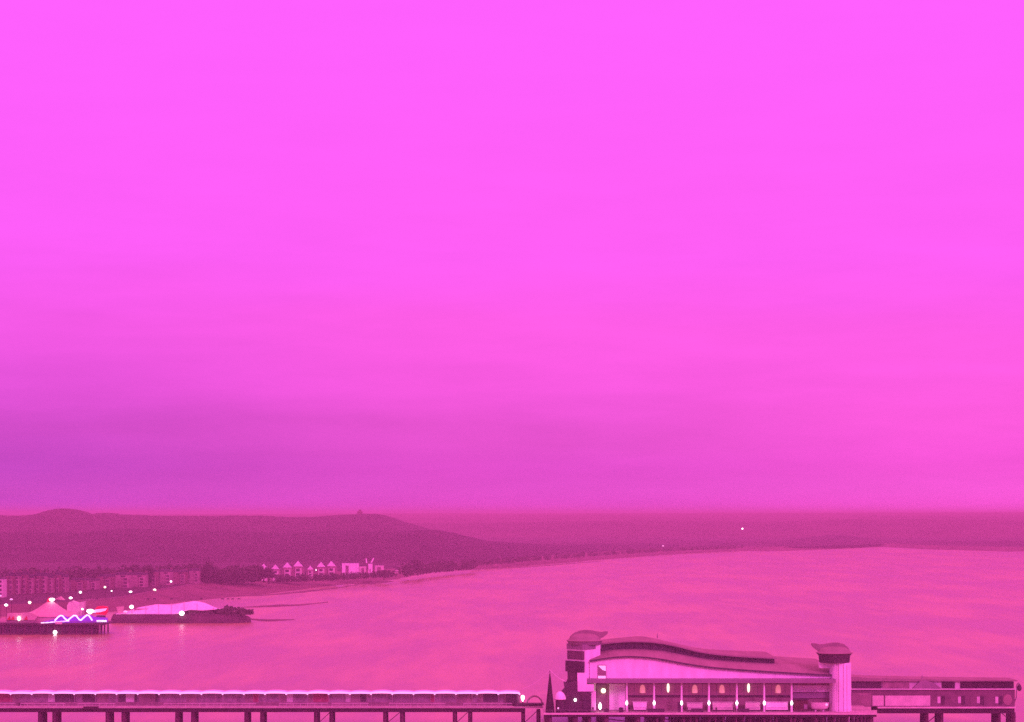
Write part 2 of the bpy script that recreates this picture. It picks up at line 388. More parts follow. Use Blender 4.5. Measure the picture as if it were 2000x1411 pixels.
# ---- covered way along the pier
sh = thing('pier_shelter', (XX(500,726), 727, DZ), 'long covered way with scalloped white canopy running along the pier', 'shelter')
BAY = 41.4
posts = [21+BAY*k for k in range(-2, 25)]
ztop = ZZ(1354, 725)
rngp = random.Random(4)
for k, p in enumerate(posts):
    X = XX(p, 725)
    MB().box(X-.07, X+.07, 725.0, 725.14, DZ, ztop).build('post', 'panel', sh)
    MB().ball((X, 724.6, ztop-.25), .3, .34, 10, 6).build('lamp', 'strip', sh, True)
    if k == len(posts)-1: break
    X2 = XX(p+BAY, 725); V = 9; U = 10
    rows = []
    for j in range(V):
        v = j/(V-1)
        rows.append([Vector((X+(X2-X)*u/U, 724.4+6.4*v, ztop+.2+.05*math.sin(k*2.4)+(.24+.1*math.sin(math.pi*v))*math.sin(math.pi*u/U)**.8+.22*math.sin(math.pi*v))) for u in range(U+1)])
    c = MB()
    for a, b_ in zip(rows, rows[1:]): c.loft(a, b_, .08)
    c.build('roof_sail', 'white', sh, True)
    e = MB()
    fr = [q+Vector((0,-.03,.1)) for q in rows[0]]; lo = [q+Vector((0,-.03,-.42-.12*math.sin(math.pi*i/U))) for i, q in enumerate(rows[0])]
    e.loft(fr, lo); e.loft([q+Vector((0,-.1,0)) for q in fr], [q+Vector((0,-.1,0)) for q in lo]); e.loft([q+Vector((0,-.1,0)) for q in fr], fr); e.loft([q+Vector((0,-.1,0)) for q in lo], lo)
    e.build('valance_glow', 'strip', sh)  # emissive band added along the valance so the canopy edge reads bright
    n = rngp.choice((2,3,3)); cuts = [0]+sorted(rngp.uniform(.2,.8) for _ in range(n-1))+[1]
    for a, b_ in zip(cuts, cuts[1:]):
        mk = rngp.choices(['panel','glaze','paneldark','panelred','offwhite'], [50,25,14,3,8])[0]
        MB().box(X+(X2-X)*a+.02, X+(X2-X)*b_-.02, 727.4, 727.5, DZ+1.0, ztop+.1).build('screen', mk, sh)
MB().box(XX(posts[0],725), XX(posts[-1],725), 727.38, 727.52, DZ, DZ+.98).build('screen_base', 'glaze', sh)
MB().box(XX(990,725), XX(1009,725), 725.5, 727.2, DZ, ztop-.1).build('end_cabin', 'dark', sh)

def bench(px, label):
    o = thing('bench', (XX(px,724), 724, DZ), label, 'bench', 'benches under the pier canopy')
    MB().box(XX(px,724)-.8, XX(px,724)+.8, 723.8, 724.25, DZ+.42, DZ+.5).build('seat', 'dark', o)
    MB().box(XX(px,724)-.8, XX(px,724)+.8, 724.27, 724.34, DZ+.5, DZ+1.0).build('backrest', 'dark', o)
    for s_ in (-.65,.65): MB().box(XX(px,724)+s_-.05, XX(px,724)+s_+.05, 723.85, 724.2, DZ, DZ+.42).build('leg', 'steel', o)
    return o
B0 = bench(41, 'dark bench under the pier canopy')
for p in (62,85,280,337,538,562,629,745,828,850,868,892):
    copy_thing(B0, (XX(p,724), 724, DZ), 'dark bench under the pier canopy', 'benches under the pier canopy')

# ================================================================== PLATFORM and PAVILION
PZ = 6.9
plat = thing('landing_stage', (XX(1390,720), 720, PZ), 'broad pier head platform on many dark legs under the pavilion', 'pier')
xa, xb = XX(1062,692), XX(1713,692)
MB().box(xa, xb, 692, 765, PZ-.45, PZ).build('deck', 'deck', plat)
MB().box(xa-.05, xb+.05, 691.85, 691.99, PZ-.42, PZ+.12).build('edge_board', 'cream', plat)
MB().box(xa+.1, xb-.1, 692.3, 692.9, PZ-1.1, PZ-.46).box(xa+.1, xa+.7, 692.9, 764, PZ-1.1, PZ-.46).box(xb-.7, xb-.1, 692.9, 764, PZ-1.1, PZ-.46).build('girder', 'steel', plat)
for px, w_ in ((1073,1.6),(1124,1.5),(1152,.9),(1184,1.5),(1246,1.6),(1284,.7),(1297,.7),(1336,.8),(1349,.7),(1361,.7),(1386,.7),(1398,.7),(1414,.7),(1438,.7),(1452,.8),(1466,.7),(1493,.8),(1505,.6),(1517,.7),(1545,.9),(1553,.7),(1565,.8),(1594,1.1),(1608,1.0),(1630,.9),(1655,1.0),(1702,1.4)):
    m_ = MB()
    for yy in (693.6, 699, 706, 714, 723, 733, 745, 757): m_.tube((XX(px,693), yy, -1), (XX(px,693), yy, PZ-.5), w_*.5, w_*.5, 10)
    m_.build('pile', 'pile', plat, True)
br = MB()
for a, c in ((1349,1386),(1398,1438),(1466,1493),(1297,1336),(1517,1545),(1184,1246)):
    br.tube((XX(a,699.9),699.9,4.6),(XX(c,699.9),699.9,3.4),.14).tube((XX(a,700.2),700.2,2.0),(XX(c,700.2),700.2,4.2),.14)
br.build('brace', 'pile', plat)
rl = MB(); k = xa+.1
rl.box(xa, xb, 692.15, 692.21, PZ+.95, PZ+1.0)
while k < xb: rl.box(k-.03, k+.03, 692.16, 692.21, PZ, PZ+.95); k += 2.5
rl.build('railing', 'fascia', plat)

pav = thing('pavilion', (XX(1390,700), 722, PZ), 'large white seaside pavilion with sweeping curved roof and domed corner towers', 'building')
EAVE = [(1150,1291),(1185,1285),(1220,1282),(1255,1283),(1290,1287),(1340,1296),(1390,1303),(1480,1310),(1600,1317),(1625,1318)]
CLB = [(1160,1274),(1200,1269),(1240,1268),(1290,1271),(1340,1280),(1380,1287),(1440,1292),(1510,1296),(1625,1303)]
CLT = [(1160,1260),(1200,1255),(1240,1253),(1280,1255),(1320,1262),(1370,1274),(1430,1281),(1515,1286)]
RT = [(1160,1253),(1190,1249),(1230,1245),(1262,1243),(1285,1246),(1330,1256),(1380,1266),(1430,1270),(1515,1273)]
NS = 60
pxs = [1152+(1624-1152)*k/NS for k in range(NS+1)]
ew = [P(p, herm(EAVE,p), 700) for p in pxs]
zc = ZZ(1331,700)
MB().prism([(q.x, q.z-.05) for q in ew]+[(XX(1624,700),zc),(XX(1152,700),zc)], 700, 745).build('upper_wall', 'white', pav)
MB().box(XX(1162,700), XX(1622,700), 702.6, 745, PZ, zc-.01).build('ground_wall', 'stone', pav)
lr = MB()
A = [P(p, herm(EAVE,p), 699.2) for p in pxs]
pb = [max(1158, p) for p in pxs]
B = [P(p, herm(CLB,p), 709) for p in pxs]
C = [Vector((q.x, 746, q.z+.2)) for q in B]
lr.loft(A, B, .35); lr.loft(B, C, .35); lr.build('lower_roof', 'roof', pav, True)
gt = MB(); gt.loft([q+Vector((0,-.1,.06)) for q in A], [q+Vector((0,-.02,.06)) for q in A], .5); gt.build('gutter', 'roofdark', pav)
pu = [1158+(1513-1158)*k/44 for k in range(45)]
cl = MB(); cl.prism([(XX(p,709), ZZ(herm(CLT,p),709)) for p in pu]+[(XX(p,709), ZZ(herm(CLB,p),709)-.3) for p in reversed(pu)], 709.3, 714)
cl.build('clerestory', 'glass', pav)
ml = MB()
for k in range(2, 44, 2):
    p = pu[k]; ml.box(XX(p,709)-.06, XX(p,709)+.06, 709.16, 709.29, ZZ(herm(CLB,p),709)+.05, ZZ(herm(CLT,p),709)-.1)
ml.build('mullion', 'steel', pav)
pu2 = [1158+(1517-1158)*k/44 for k in range(45)]
A = [P(p, herm(CLT,p)-1, 707.6) for p in pu2]; C = [Vector((q.x*1.0, 739, ZZ(herm(RT,p),739))) for q, p in zip(A, pu2)]
MB().loft(A, C, .4).build('upper_roof', 'roof', pav, True)
MB().tube(P(1284,1247,735), P(1284,1238,735), .18, .1).build('vent_pipe', 'fascia', pav)
MB().box(XX(1141,695.5), XX(1632,695.5), 695.5, 701.5, ZZ(1334.5,695.5), ZZ(1327,695.5)).build('canopy', 'fascia', pav)
# arcade: bays, columns, lanterns
COLS = [1224,1277.5,1331,1384.5,1439,1492.5,1546]
for a, c in zip(COLS, COLS[1:]):
    f = MB().pbox(a+3, c-1, 1337, 1358, 702.3, 702.58).build('window', 'arcade', pav)
    MB().pbox(a+3, c-1, 1358.1, 1361.5, 702.1, 702.58).build('sill', 'dark', f)
    t_ = MB(); mid = (a+c)/2+1
    for q in (mid-13, mid+13): t_.pbox(q-.5, q+.5, 1337, 1358, 702.2, 702.28)
    t_.build('glazing_bar', 'fascia', f)
for k, p in enumerate(COLS):
    X = XX(p, 697.6)
    cc = MB().tube((X, 697.6, PZ), (X, 697.6, ZZ(1334.4,695.5)), .36, .30, 12).build('column', 'white', pav, True)
    MB().lathe([(.1,PZ+2.0),(.34,PZ+2.3),(.4,PZ+2.7),(.26,PZ+3.1),(.08,PZ+3.3)], X, 697.15, 12).build('lamp', 'light', cc, True)
for p, mk in ((1255,'lanternwarm'),(1305,'lanternbright'),(1357,'lanternwarm'),(1410,'lanternwarm'),(1462,'lanternbright'),(1520,'lanternwarm')):
    X = XX(p,701.7); hh = 1.25 if mk == 'lanternwarm' else 1.35
    z_ = ZZ(1346 if mk == 'lanternwarm' else 1344, 701.7)
    MB().lathe([(.5,z_-hh),(.85,z_-hh*.9),(.8,z_),(.62,z_+hh*.7),(.2,z_+hh)] if mk == 'lanternwarm' else [(.15,z_-hh),(.36,z_-hh*.6),(.42,z_+.3),(.3,z_+hh*.8),(.1,z_+hh)], X, 701.7, 12).build('lantern', mk, pav, True)
# plain end walls of the front, with their details
MB().pbox(1168,1184,1299,1327,699.6,699.95).build('window', 'glaze', pav)
lp = MB(); lp.prism([(XX(1168,699.5),ZZ(1300.5,699.5)),(XX(1183,699.5),ZZ(1300.5,699.5)),(XX(1183,699.5),ZZ(1311,699.5)),(XX(1177,699.5),ZZ(1309,699.5))], 699.45, 699.58)
lp.pbox(1168,1183,1320.5,1326,699.45,699.58); lp.build('lit_pane', 'litpane', pav)
MB().pbox(1166,1184,1337,1386,702.2,702.58).build('door', 'glaze', pav)
MB().ball(P(1178.5,1349.5,701.2), .72).build('wall_lamp', 'lightwarm', pav, True)
MB().pbox(1190,1221,1336,1387,702.3,702.58).build('wall_panel', 'white', pav)
MB().pbox(1549,1619,1339,1352,702.3,702.58).build('wall_panel', 'white', pav)
MB().pbox(1549,1619,1354,1364,701.9,702.58).build('ledge', 'fascia', pav)
# corner tower with stacked glass storeys
tw = MB(); Yt = 703.0; cxl = XX(1141, Yt); r = 4.9
def zt(py): return ZZ(py, Yt)
def turned(poly_r, cx, cy): return [(cx+a*poly_r, cy+b*poly_r) for a, b in ((0,-1),(.12,-1),(1,-.12),(1,.12),(.12,1),(-.12,1),(-1,.12),(-1,-.12),(-.12,-1))]
t1 = MB(); t1.plan(turned(r, cxl, Yt+1.5), PZ, zt(1258)); t1.build('tower', 'white', pav)
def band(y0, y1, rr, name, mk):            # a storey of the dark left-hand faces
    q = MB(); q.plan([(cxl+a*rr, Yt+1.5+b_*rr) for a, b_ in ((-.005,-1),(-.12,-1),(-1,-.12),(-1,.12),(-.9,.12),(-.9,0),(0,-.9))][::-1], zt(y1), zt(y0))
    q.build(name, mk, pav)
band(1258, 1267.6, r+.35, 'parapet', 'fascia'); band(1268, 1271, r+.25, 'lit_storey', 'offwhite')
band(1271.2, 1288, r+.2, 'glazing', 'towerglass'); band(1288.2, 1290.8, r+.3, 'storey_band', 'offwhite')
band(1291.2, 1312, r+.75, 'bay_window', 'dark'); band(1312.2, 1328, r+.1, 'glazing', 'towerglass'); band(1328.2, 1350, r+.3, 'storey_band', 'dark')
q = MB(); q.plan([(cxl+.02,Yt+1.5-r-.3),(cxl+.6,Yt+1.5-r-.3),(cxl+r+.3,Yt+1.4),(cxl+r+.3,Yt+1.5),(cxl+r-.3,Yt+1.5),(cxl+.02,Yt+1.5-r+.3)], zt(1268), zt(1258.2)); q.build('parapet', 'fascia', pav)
def cap(px, ybrim, ytop, ydrum, rb, rd, shell, Yc):
    cx = XX(px, Yc); z = lambda y: ZZ(y, Yc)
    MB().lathe([(rd*.96, z(ydrum)), (rd, z(ybrim+5)), (rb*.97, z(ybrim)+.12)], cx, Yc, 24).build('tower_drum', 'dark' if ydrum-ybrim > 12 else 'fascia', pav, True)
    prof = [(rb*.96, z(ybrim)-.05), (rb, z(ybrim)+.1), (rb*.86, z(ybrim)+.5)]
    hh = z(ytop)-z(ybrim)-.5
    for k in range(1, 8): a = k/8*math.pi/2; prof.append((rb*.82*math.cos(a)**.8, z(ybrim)+.5+hh*math.sin(a)))
    prof.append((.1, z(ytop)))
    MB().lathe(prof, cx, Yc, 28).build('tower_dome', 'roof', pav, True)
    h = MB(); h.prism([(XX(a,Yc+2), ZZ(b_,Yc+2)) for a, b_ in shell], Yc+1.6, Yc+3.6); h.build('roof_shell', 'roof', pav)
cap(1142, 1252, 1237.5, 1259, 5.6, 5.0, [(1112,1250),(1114,1243),(1122,1236.5),(1132,1232.5),(1143,1230.8),(1156,1231.5),(1167,1234),(1176,1235),(1183,1233.5),(1187,1234),(1187.5,1236.5),(1184,1240.5),(1178,1245),(1170,1249)], Yt+1.5)
cap(1629.5, 1276, 1263, 1294, 5.6, 4.75, [(1660,1273),(1656,1264.5),(1648,1258.5),(1637,1255.5),(1624,1256),(1611,1258.5),(1601,1259),(1592,1257),(1586,1257),(1585,1260),(1589,1265),(1595,1270),(1601,1274)], 701.5)
tr = MB(); cxr = XX(1641,701); tr.lathe([(3.45,PZ),(3.35,PZ+1.5),(3.25,ZZ(1294.2,701))], cxr, 701.2, 14, math.pi/14); tr.build('tower', 'white', pav)
tf = MB()
for dx in (-2.0,-.7,.7,2.0): tf.box(cxr+dx-.1, cxr+dx+.1, 697.62, 697.9, PZ+.3, ZZ(1296,701))
tf.build('tower_rib', 'white', pav)
MB().pbox(1601,1622,1294.4,1305,700.4,703).build('tower_bracket', 'white', pav)
# stepped white corner and dark side entrance
MB().pbox(1128,1146,1316,1351,695.2,699).build('corner_wall', 'white', pav)
MB().pbox(1146.2,1160,1337,1351,695.4,699).build('corner_wall', 'white', pav)
MB().pbox(1155,1164,1351.2,1387,696,699.4).build('corner_pier', 'white', pav)
an = MB(); Ya = 694.6
an.prism([(XX(a,Ya),ZZ(b_,Ya)) for a, b_ in ((1100,1390),(1154,1390),(1154,1351.5),(1127.7,1351.5),(1127.7,1331),(1112,1336),(1106,1332),(1101,1334),(1103,1345),(1097,1352))], Ya, 699)
an.build('side_entrance', 'dark', pav)
MB().pbox(1137,1152,1366,1368.5,694.2,694.58).pbox(1138,1151,1369,1386,694.45,694.58).build('entrance_door', 'glass', pav)
MB().ball(P(1123.5,1367.5,694.2), .42, .5).build('entrance_lamp', 'light', pav, True)

# ---- low hall behind the pavilion's end and its own stretch of pier
hall = thing('hall', (XX(1825,722), 728, DZ), 'long low hall with dark window band at the outer end of the pier', 'building')
Yh = 722.5; XL, XR = XX(1655,Yh), XX(1982,Yh)
MB().box(XL, XR, Yh, 734, 6.42, ZZ(1346,Yh)).build('wall', mat('mauve_grey_cladding', (.15,.10,.11), .6, .2, .4), hall)
MB().box(XL+.2, XR-.3, Yh+.8, 733.5, ZZ(1345.9,Yh), ZZ(1331,Yh)).build('upper_wall', 'offwhite', hall)
MB().box(XL-.1, XR+.4, Yh-.5, Yh+.78, ZZ(1347.5,Yh), ZZ(1345.2,Yh)).build('ledge', 'offwhite', hall)
for a, c, mk in ((1664,1722,'dark'),(1724,1776,'glaze'),(1840,1865,'steel'),(1876,1980,'steel')):
    MB().pbox(a, c, 1332, 1344.5, Yh+.5, Yh+.79).build('window', mk, hall)
rf = MB(); z0 = ZZ(1331,Yh)
rf.prism([(XL-.3,z0),(XR+.8,z0),(XR+.8,z0+.3),(XX(1850,Yh),z0+.55),(XX(1700,Yh),z0+1.0),(XL-.3,z0+1.5)], Yh-.2, 734.5); rf.build('roof', 'roof', hall)
pd = MB(); pd.prism([(XX(a,Yh),ZZ(b_,Yh)) for a, b_ in ((1780,1347),(1838,1344),(1822,1333),(1806,1329),(1797,1331))], Yh-.45, Yh+2); pd.build('stair_housing', 'fascia', hall)
MB().tube(P(1801,1331,Yh+1), P(1801,1318,Yh+1), .3, .06).build('finial', 'fascia', hall)
MB().pbox(1704,1726,1359,1379,Yh-.15,Yh-.02).pbox(1729,1817,1359,1379,Yh-.15,Yh-.02).build('pale_panel', 'cream', hall)
for a in (1831,1871,1908,1944):
    f = MB().pbox(a,a+6,1361,1374,Yh-.12,Yh-.02).build('window', 'offwhite', hall)
    MB().pbox(a+7,a+14,1360,1376,Yh-.2,Yh-.02).build('shutter', 'dark', f)
er = MB(); er.prism([(XX(1968,Yh)+1.35*math.cos(t),ZZ(1367,Yh)+1.7*math.sin(t)) for t in [k*math.pi/10 for k in range(20)]], Yh-.15, Yh-.02); er.build('round_panel', 'stone', hall)
MB().pbox(1664,1702,1354,1381,Yh-1.5,Yh-.03).build('porch', 'glaze', hall)

pend = thing('pier_end', (XX(1850,721), 726, DZ), 'outer end of the pier on paired legs beneath the low hall', 'pier')
xa, xb = XX(1714,720.5), XX(1984,720.5)
MB().box(xa, xb, 720.5, 735, 5.95, 6.38).build('deck', 'deck', pend)
MB().box(xa, xb, 720.35, 720.49, 6.0, 6.5).build('edge_board', 'cream', pend)
MB().box(xa, xb-.3, 721, 721.6, 4.4, 5.94).box(xa, xb-.3, 733, 733.6, 4.4, 5.94).build('girder', 'steel', pend)
for p in (1810,1839,1951,1980):
    m_ = MB()
    for yy in (721.9, 725, 728, 731): m_.tube((XX(p,722), yy, -1), (XX(p,722), yy, 4.6), .6, .55, 10)
    m_.build('pile', 'pile', pend, True)
br = MB(); br.tube((XX(1812,728.4),728.4,1.0),(XX(1837,728.4),728.4,4.3),.13).tube((XX(1953,728.4),728.4,4.3),(XX(1978,728.4),728.4,1.0),.13); br.build('brace', 'pile', pend)
lb = thing('pier_lantern', P(1989,1382,726), 'round lantern on a bent bracket at the pier end', 'lamp')
MB().path([P(1980,1376,726), P(1985,1362,726), P(1986,1338,726), P(1989,1334,726), P(1991.5,1337,726)], .16).build('bracket', 'fascia', lb)
MB().lathe([(.25,ZZ(1350,726)),(.75,ZZ(1347,726)),(.6,ZZ(1340,726)),(.15,ZZ(1336,726))], XX(1991,726), 726, 12).build('lantern', 'dark', lb, True)

# ---- things standing on the pier head
cone = thing('tent', (XX(1074,695), 695, PZ), 'tall dark pointed tent standing at the near corner of the pier head', 'tent')
MB().lathe([(1.35,PZ),(1.25,PZ+1.6),(.95,PZ+4.2),(.6,PZ+7.5),(.3,PZ+10.4),(.06,PZ+11.9)], XX(1074,695), 695, 10).build('canvas', 'darkcloth', cone, True)
MB().tube((XX(1074,695),695,PZ+11.8),(XX(1074,695),695,PZ+12.5),.06).build('pole', 'steel', cone)
cab = MB(); top = P(1074,1309,695)
def sag(a, b_, s_): return [a.lerp(b_, k/10)-Vector((0,0,s_*math.sin(math.pi*k/10))) for k in range(11)]
cab.path(sag(top, P(1022,1346,699), .8), .11).path(sag(top, P(1106,1332,696), .5), .11)
tag(cab.build('festoon_cable', 'cable', org=top), 'thin pale cables sagging from the tip of the dark pointed tent', 'cable')
kd = thing('domed_kiosk', (XX(1094,694.5), 694.5, PZ), 'small kiosk with a white dome between the pointed tent and the side entrance', 'kiosk')
X = XX(1094,694.5)
MB().lathe([(1.35,PZ),(1.35,PZ+3.9)], X, 694.5, 12).build('wall', 'dark', kd, True)
MB().lathe([(1.75,PZ+4.0),(1.6,PZ+4.9),(1.1,PZ+5.8),(.5,PZ+6.25),(.05,PZ+6.35)], X, 694.5, 16).build('dome', 'white', kd, True)
MB().lathe([(1.45,PZ+3.75),(1.8,PZ+3.99)], X, 694.5, 16).build('eave', 'panelred', kd, True)
MB().ball((X-.6,693.1,PZ+1.4), .28).build('lamp', 'litpane', kd, True)
ar = thing('bandstand', (XX(1045,724), 724, DZ), 'low open arched frame on the pier deck beside the pointed tent', 'shelter')
for yy, nm in ((723,'arch'),(726,'arch')):
    MB().path([(XX(1028,yy)+ (XX(1060,yy)-XX(1028,yy))*k/10, yy, DZ+.6+2.5*math.sin(math.pi*k/10)**.6) for k in range(11)], .17).build(nm, 'glaze', ar)
MB().box(XX(1006,724), XX(1062,724), 722.6, 726.4, DZ+.02, DZ+.9).build('base', 'dark', ar)
MB().tube(P(1012,1376,724), P(1012,1360,724), .1).build('rail', 'glaze', ar)
sl = thing('deck_lamp', (XX(1021,722.3), 722.3, DZ), 'bright white lamp where the canopied walkway ends', 'lamp')
MB().tube((XX(1021,722.3),722.3,DZ),(XX(1021,722.3),722.3,DZ+1.6),.1).build('post', 'steel', sl)
MB().lathe([(.12,DZ+1.6),(.5,DZ+2.4),(.6,DZ+3.0),(.3,DZ+3.5)], XX(1021,722.3), 722.3, 12).build('lamp_head', 'light', sl, True)
sl = thing('deck_lamp', (XX(1172,695.5), 695.5, PZ), 'bright white lamp on the deck beside the dark side entrance', 'lamp')
MB().tube((XX(1172,695.5),695.5,PZ),(XX(1172,695.5),695.5,PZ+.8),.1).build('post', 'steel', sl)
MB().lathe([(.15,PZ+.8),(.5,PZ+1.4),(.45,PZ+2.2),(.12,PZ+2.9)], XX(1172,695.5), 695.5, 12).build('lamp_head', 'light', sl, True)

def stall(pxa, pxb, pyt, label, bm='cream', flare=0.0):
    Y = 698.6; xa, xb = XX(pxa,Y), XX(pxb,Y); z1 = ZZ(pyt,Y)
    o = thing('stall', ((xa+xb)/2, Y+.8, PZ), label, 'stall', 'stalls along the pavilion arcade')
    MB().prism([(xa+flare,PZ+.5),(xb-flare,PZ+.5),(xb,z1),(xa,z1)], Y, Y+1.6).build('body', bm, o)
    MB().box(xa+flare+.1, xb-flare-.1, Y+.1, Y+1.5, PZ, PZ+.49).build('plinth', 'dark', o)
    MB().box(xa-.1, xb+.1, Y-.25, Y+1.7, z1+.01, z1+.12).build('roof', 'offwhite', o)
    MB().box(xa+.3, xb-.3, Y-.2, Y-.01, PZ+1.1, PZ+1.2).build('counter', 'offwhite', o)
    return o
stall(1236,1264,1371,'pale stall between the first two white columns beside the bare end wall', 'white', .3)
stall(1342,1372,1373,'pale stall with a low dark bench before it, beside a tall dark board', 'cream', .0)
stall(1391,1433,1372,'widest pale stall in the arcade, under a soft round lantern', 'cream', .25)
stall(1456,1485,1372,'pinkish stall in the bay of the slanting bright lantern', 'cream')
stall(1496,1539,1371.5,'long white stall in the last glazed bay of the arcade', 'white')
dk = thing('kiosk', (XX(1564,698), 698.5, PZ), 'dark brown kiosk beyond the last white column', 'kiosk')
MB().pbox(1551,1578,1367.5,1388.5,697.6,700).build('body', mat('dark_brown_timber', (.07,.03,.02), .7, .4, .9), dk)
MB().pbox(1549,1580,1366,1367.4,697.3,700.3).build('roof', 'dark', dk)
MB().pbox(1570,1577,1376,1385,697.4,697.58).build('hatch', 'panel', dk)
bw = thing('bowl_kiosk', (XX(1602,698), 698, PZ), 'pale bowl shaped kiosk next to the ribbed white tower', 'kiosk')
X = XX(1601,698)
MB().lathe([(1.5,PZ+.6),(2.4,PZ+.9),(2.8,PZ+1.6),(2.9,PZ+2.7)], X, 698.6, 20, sy=.45).build('bowl', 'cream', bw, True)
MB().box(X-1.4,X-.9,698.3,698.9,PZ,PZ+.62).build('leg', 'offwhite', bw); MB().box(X+.9,X+1.4,698.3,698.9,PZ,PZ+.62).build('leg', 'offwhite', bw)
MB().ball((X+2.0,697.6,PZ+2.1), .38).build('lamp', 'litpane', bw, True)
bd = thing('notice_board', (XX(1327,697), 697, PZ), 'tall dark board standing before the third white column', 'sign')
MB().box(XX(1323.5,697),XX(1330,697),697.0,697.15,PZ+.15,PZ+2.9).build('board', 'dark', bd); MB().box(XX(1325,697),XX(1328.5,697),697.02,697.13,PZ,PZ+.14).build('foot', 'steel', bd)
def low_bench(pxa, pxb, label):
    Y = 696.2; xa, xb = XX(pxa,Y), XX(pxb,Y)
    o = thing('bench', ((xa+xb)/2, Y, PZ), label, 'bench', 'long benches on the pier head')
    MB().box(xa,xb,Y,Y+.6,PZ+.4,PZ+.5).build('seat','dark',o); MB().box(xa,xb,Y+.62,Y+.7,PZ+.5,PZ+1.0).build('backrest','dark',o)
    MB().box(xa,xb,Y+.05,Y+.55,PZ,PZ+.39).build('plinth','dark',o)
low_bench(1265,1298,'long dark bench in front of the brightest lantern bay'); low_bench(1350,1374,'short dark bench in front of a pale stall and tall board')
low_bench(1440,1464,'dark bench behind the column with the slanting bright lantern')
low_bench(1180,1189,'small dark seat near the lit doorway'); bx = thing('bin', (XX(1213,696),696,PZ), 'squat dark bin before the bare white end wall', 'bin')
MB().lathe([(.65,PZ),(.72,PZ+1.1)], XX(1213,696), 696, 10).build('body','dark',bx); MB().lathe([(.74,PZ+1.11),(.5,PZ+1.4),(.1,PZ+1.45)], XX(1213,696), 696, 10).build('lid','steel',bx,True)

# ---- people (one continuous skinned body each)
def person(px, Y, z, face, label, hgt=1.75, pose='stand', n=None):
    k = hgt/1.75; V = []; E = []; Rd = []
    def j(p, r, par=None):
        V.append(Vector(p)*k); Rd.append(r*k)
        if par is not None: E.append((par, len(V)-1))
        return len(V)-1
    pel = j((0,0,.96), .15); ch = j((0,.01,1.22), .145, pel); sh_ = j((0,.01,1.40), .135, ch); nk = j((0,0,1.50), .06, sh_)
    hd = j((0,-.01,1.60), .085, nk); cr = j((0,0,1.70), .075, hd); j((0,-.10,1.62), .018, hd)
    st = .28 if pose == 'walk' else 0
    for s in (-1,1):
        hp = j((s*.10,0,.90), .105, pel); kn = j((s*.11,-s*st*.5-.02,.49), .07, hp); ank = j((s*.11,s*-st*.7+.04,.09), .045, kn); j((s*.12,s*-st*.7-.14,.04), .04, ank)
        so = j((s*.19,.01,1.39), .065, sh_); eb = j((s*.25,.03+s*st*.4,1.10), .048, so); wr = j((s*.24,-.08+s*st*.5,.87), .032, eb); pm = j((s*.24,-.10+s*st*.5,.80), .036, wr)
        for f, (dy, ln) in enumerate(((-.03,.075),(-.01,.085),(.01,.08),(.03,.06))): j((s*.235,-.10+s*st*.5+dy,.80-ln-.02), .010, pm)
        j((s*.215,-.15+s*st*.5,.79), .012, pm)
    me = bpy.data.meshes.new('person'); me.from_pydata(V, E, []); o = bpy.data.objects.new('person', me); COL.objects.link(o)
    mo = o.modifiers.new('skin', 'SKIN'); sv = me.skin_vertices[0].data if me.skin_vertices else None
    if sv is None:
        bm = bmesh.new(); bm.from_mesh(me); bm.verts.layers.skin.verify(); bm.to_mesh(me); bm.free(); sv = me.skin_vertices[0].data
    for i, r_ in enumerate(Rd): sv[i].radius = (r_, r_)
    sv[0].use_root = True
    o.modifiers.new('smooth', 'SUBSURF').levels = 1
    bpy.context.view_layer.update()
    me2 = bpy.data.meshes.new_from_object(o.evaluated_get(bpy.context.evaluated_depsgraph_get()))
    o.modifiers.clear(); o.data = me2; me2.name = 'person'
    me2.materials.clear(); me2.materials.append(M['cloth']); me2.materials.append(M['skin'])
    for p in me2.polygons:
        p.use_smooth = True; c = p.center
        if (c.z > 1.47*k and c.y < .03) or (c.z < .84*k and c.z > .6*k and abs(c.x) > .19*k): p.material_index = 1
    o.location = (XX(px,Y), Y, z); o.rotation_euler = (0,0,face)
    tag(o, label, 'person', 'people on the pier head')
    hr = MB(); hr.lathe([(.09,1.60),(.10,1.66),(.085,1.73),(.04,1.775),(.01,1.785)], 0, .025, 10)
    hb = hr.build('hair', 'dark'); hb.parent = o; hb.scale = (k,k,k)
    return o
person(1158, 695, PZ, .4, 'person in dark clothes standing against the white corner pier', 1.85)
person(1230, 696, PZ, 2.6, 'person in dark clothes standing beside the first white column', 1.8, 'walk')
person(1343, 696, PZ, 1.2, 'person in dark clothes standing before the pale stall by the tall board', 1.7)
person(1399, 696, PZ, -.4, 'person in dark clothes standing alone before the widest stall', 1.7, 'walk')
person(1433, 696, PZ, 2.0, 'person in dark clothes standing next to the fifth white column', 1.85)
person(1437, 696.6, PZ, -1.0, 'shorter person half behind the fifth white column', 1.6)

# ================================================================== FAIRGROUND PIER
Yf = 1278
fp = thing('amusement_pier', (XX(95,Yf), Yf+14, 6.2), 'dark timber pier carrying a pink tent and fairground lights', 'pier')
xa, xb = XX(-60,Yf), XX(208,Yf)
MB().plan([(xa,Yf),(xb-3,Yf),(xb,Yf+4),(xb,Yf+26),(xb-4,Yf+32),(xa,Yf+32)], 5.5, 6.2).build('deck', 'dark', fp)
gb = MB()
for k in range(24): X = xa+1+k*3.25; gb.box(X-.25, X+.25, Yf+.3, Yf+31, 4.9, 5.49) if X < xb-2 else None
gb.build('beam', 'steel', fp)
for k in range(19):
    X = xa+2+k*4.05
    if X > xb-1: break
    m_ = MB()
    for yy in (Yf+1.2, Yf+10, Yf+20, Yf+30): m_.tube((X+random.uniform(-.3,.3), yy, -.8), (X, yy, 5.5), .42, .4, 8)
    m_.build('pile', 'pile', fp, True)
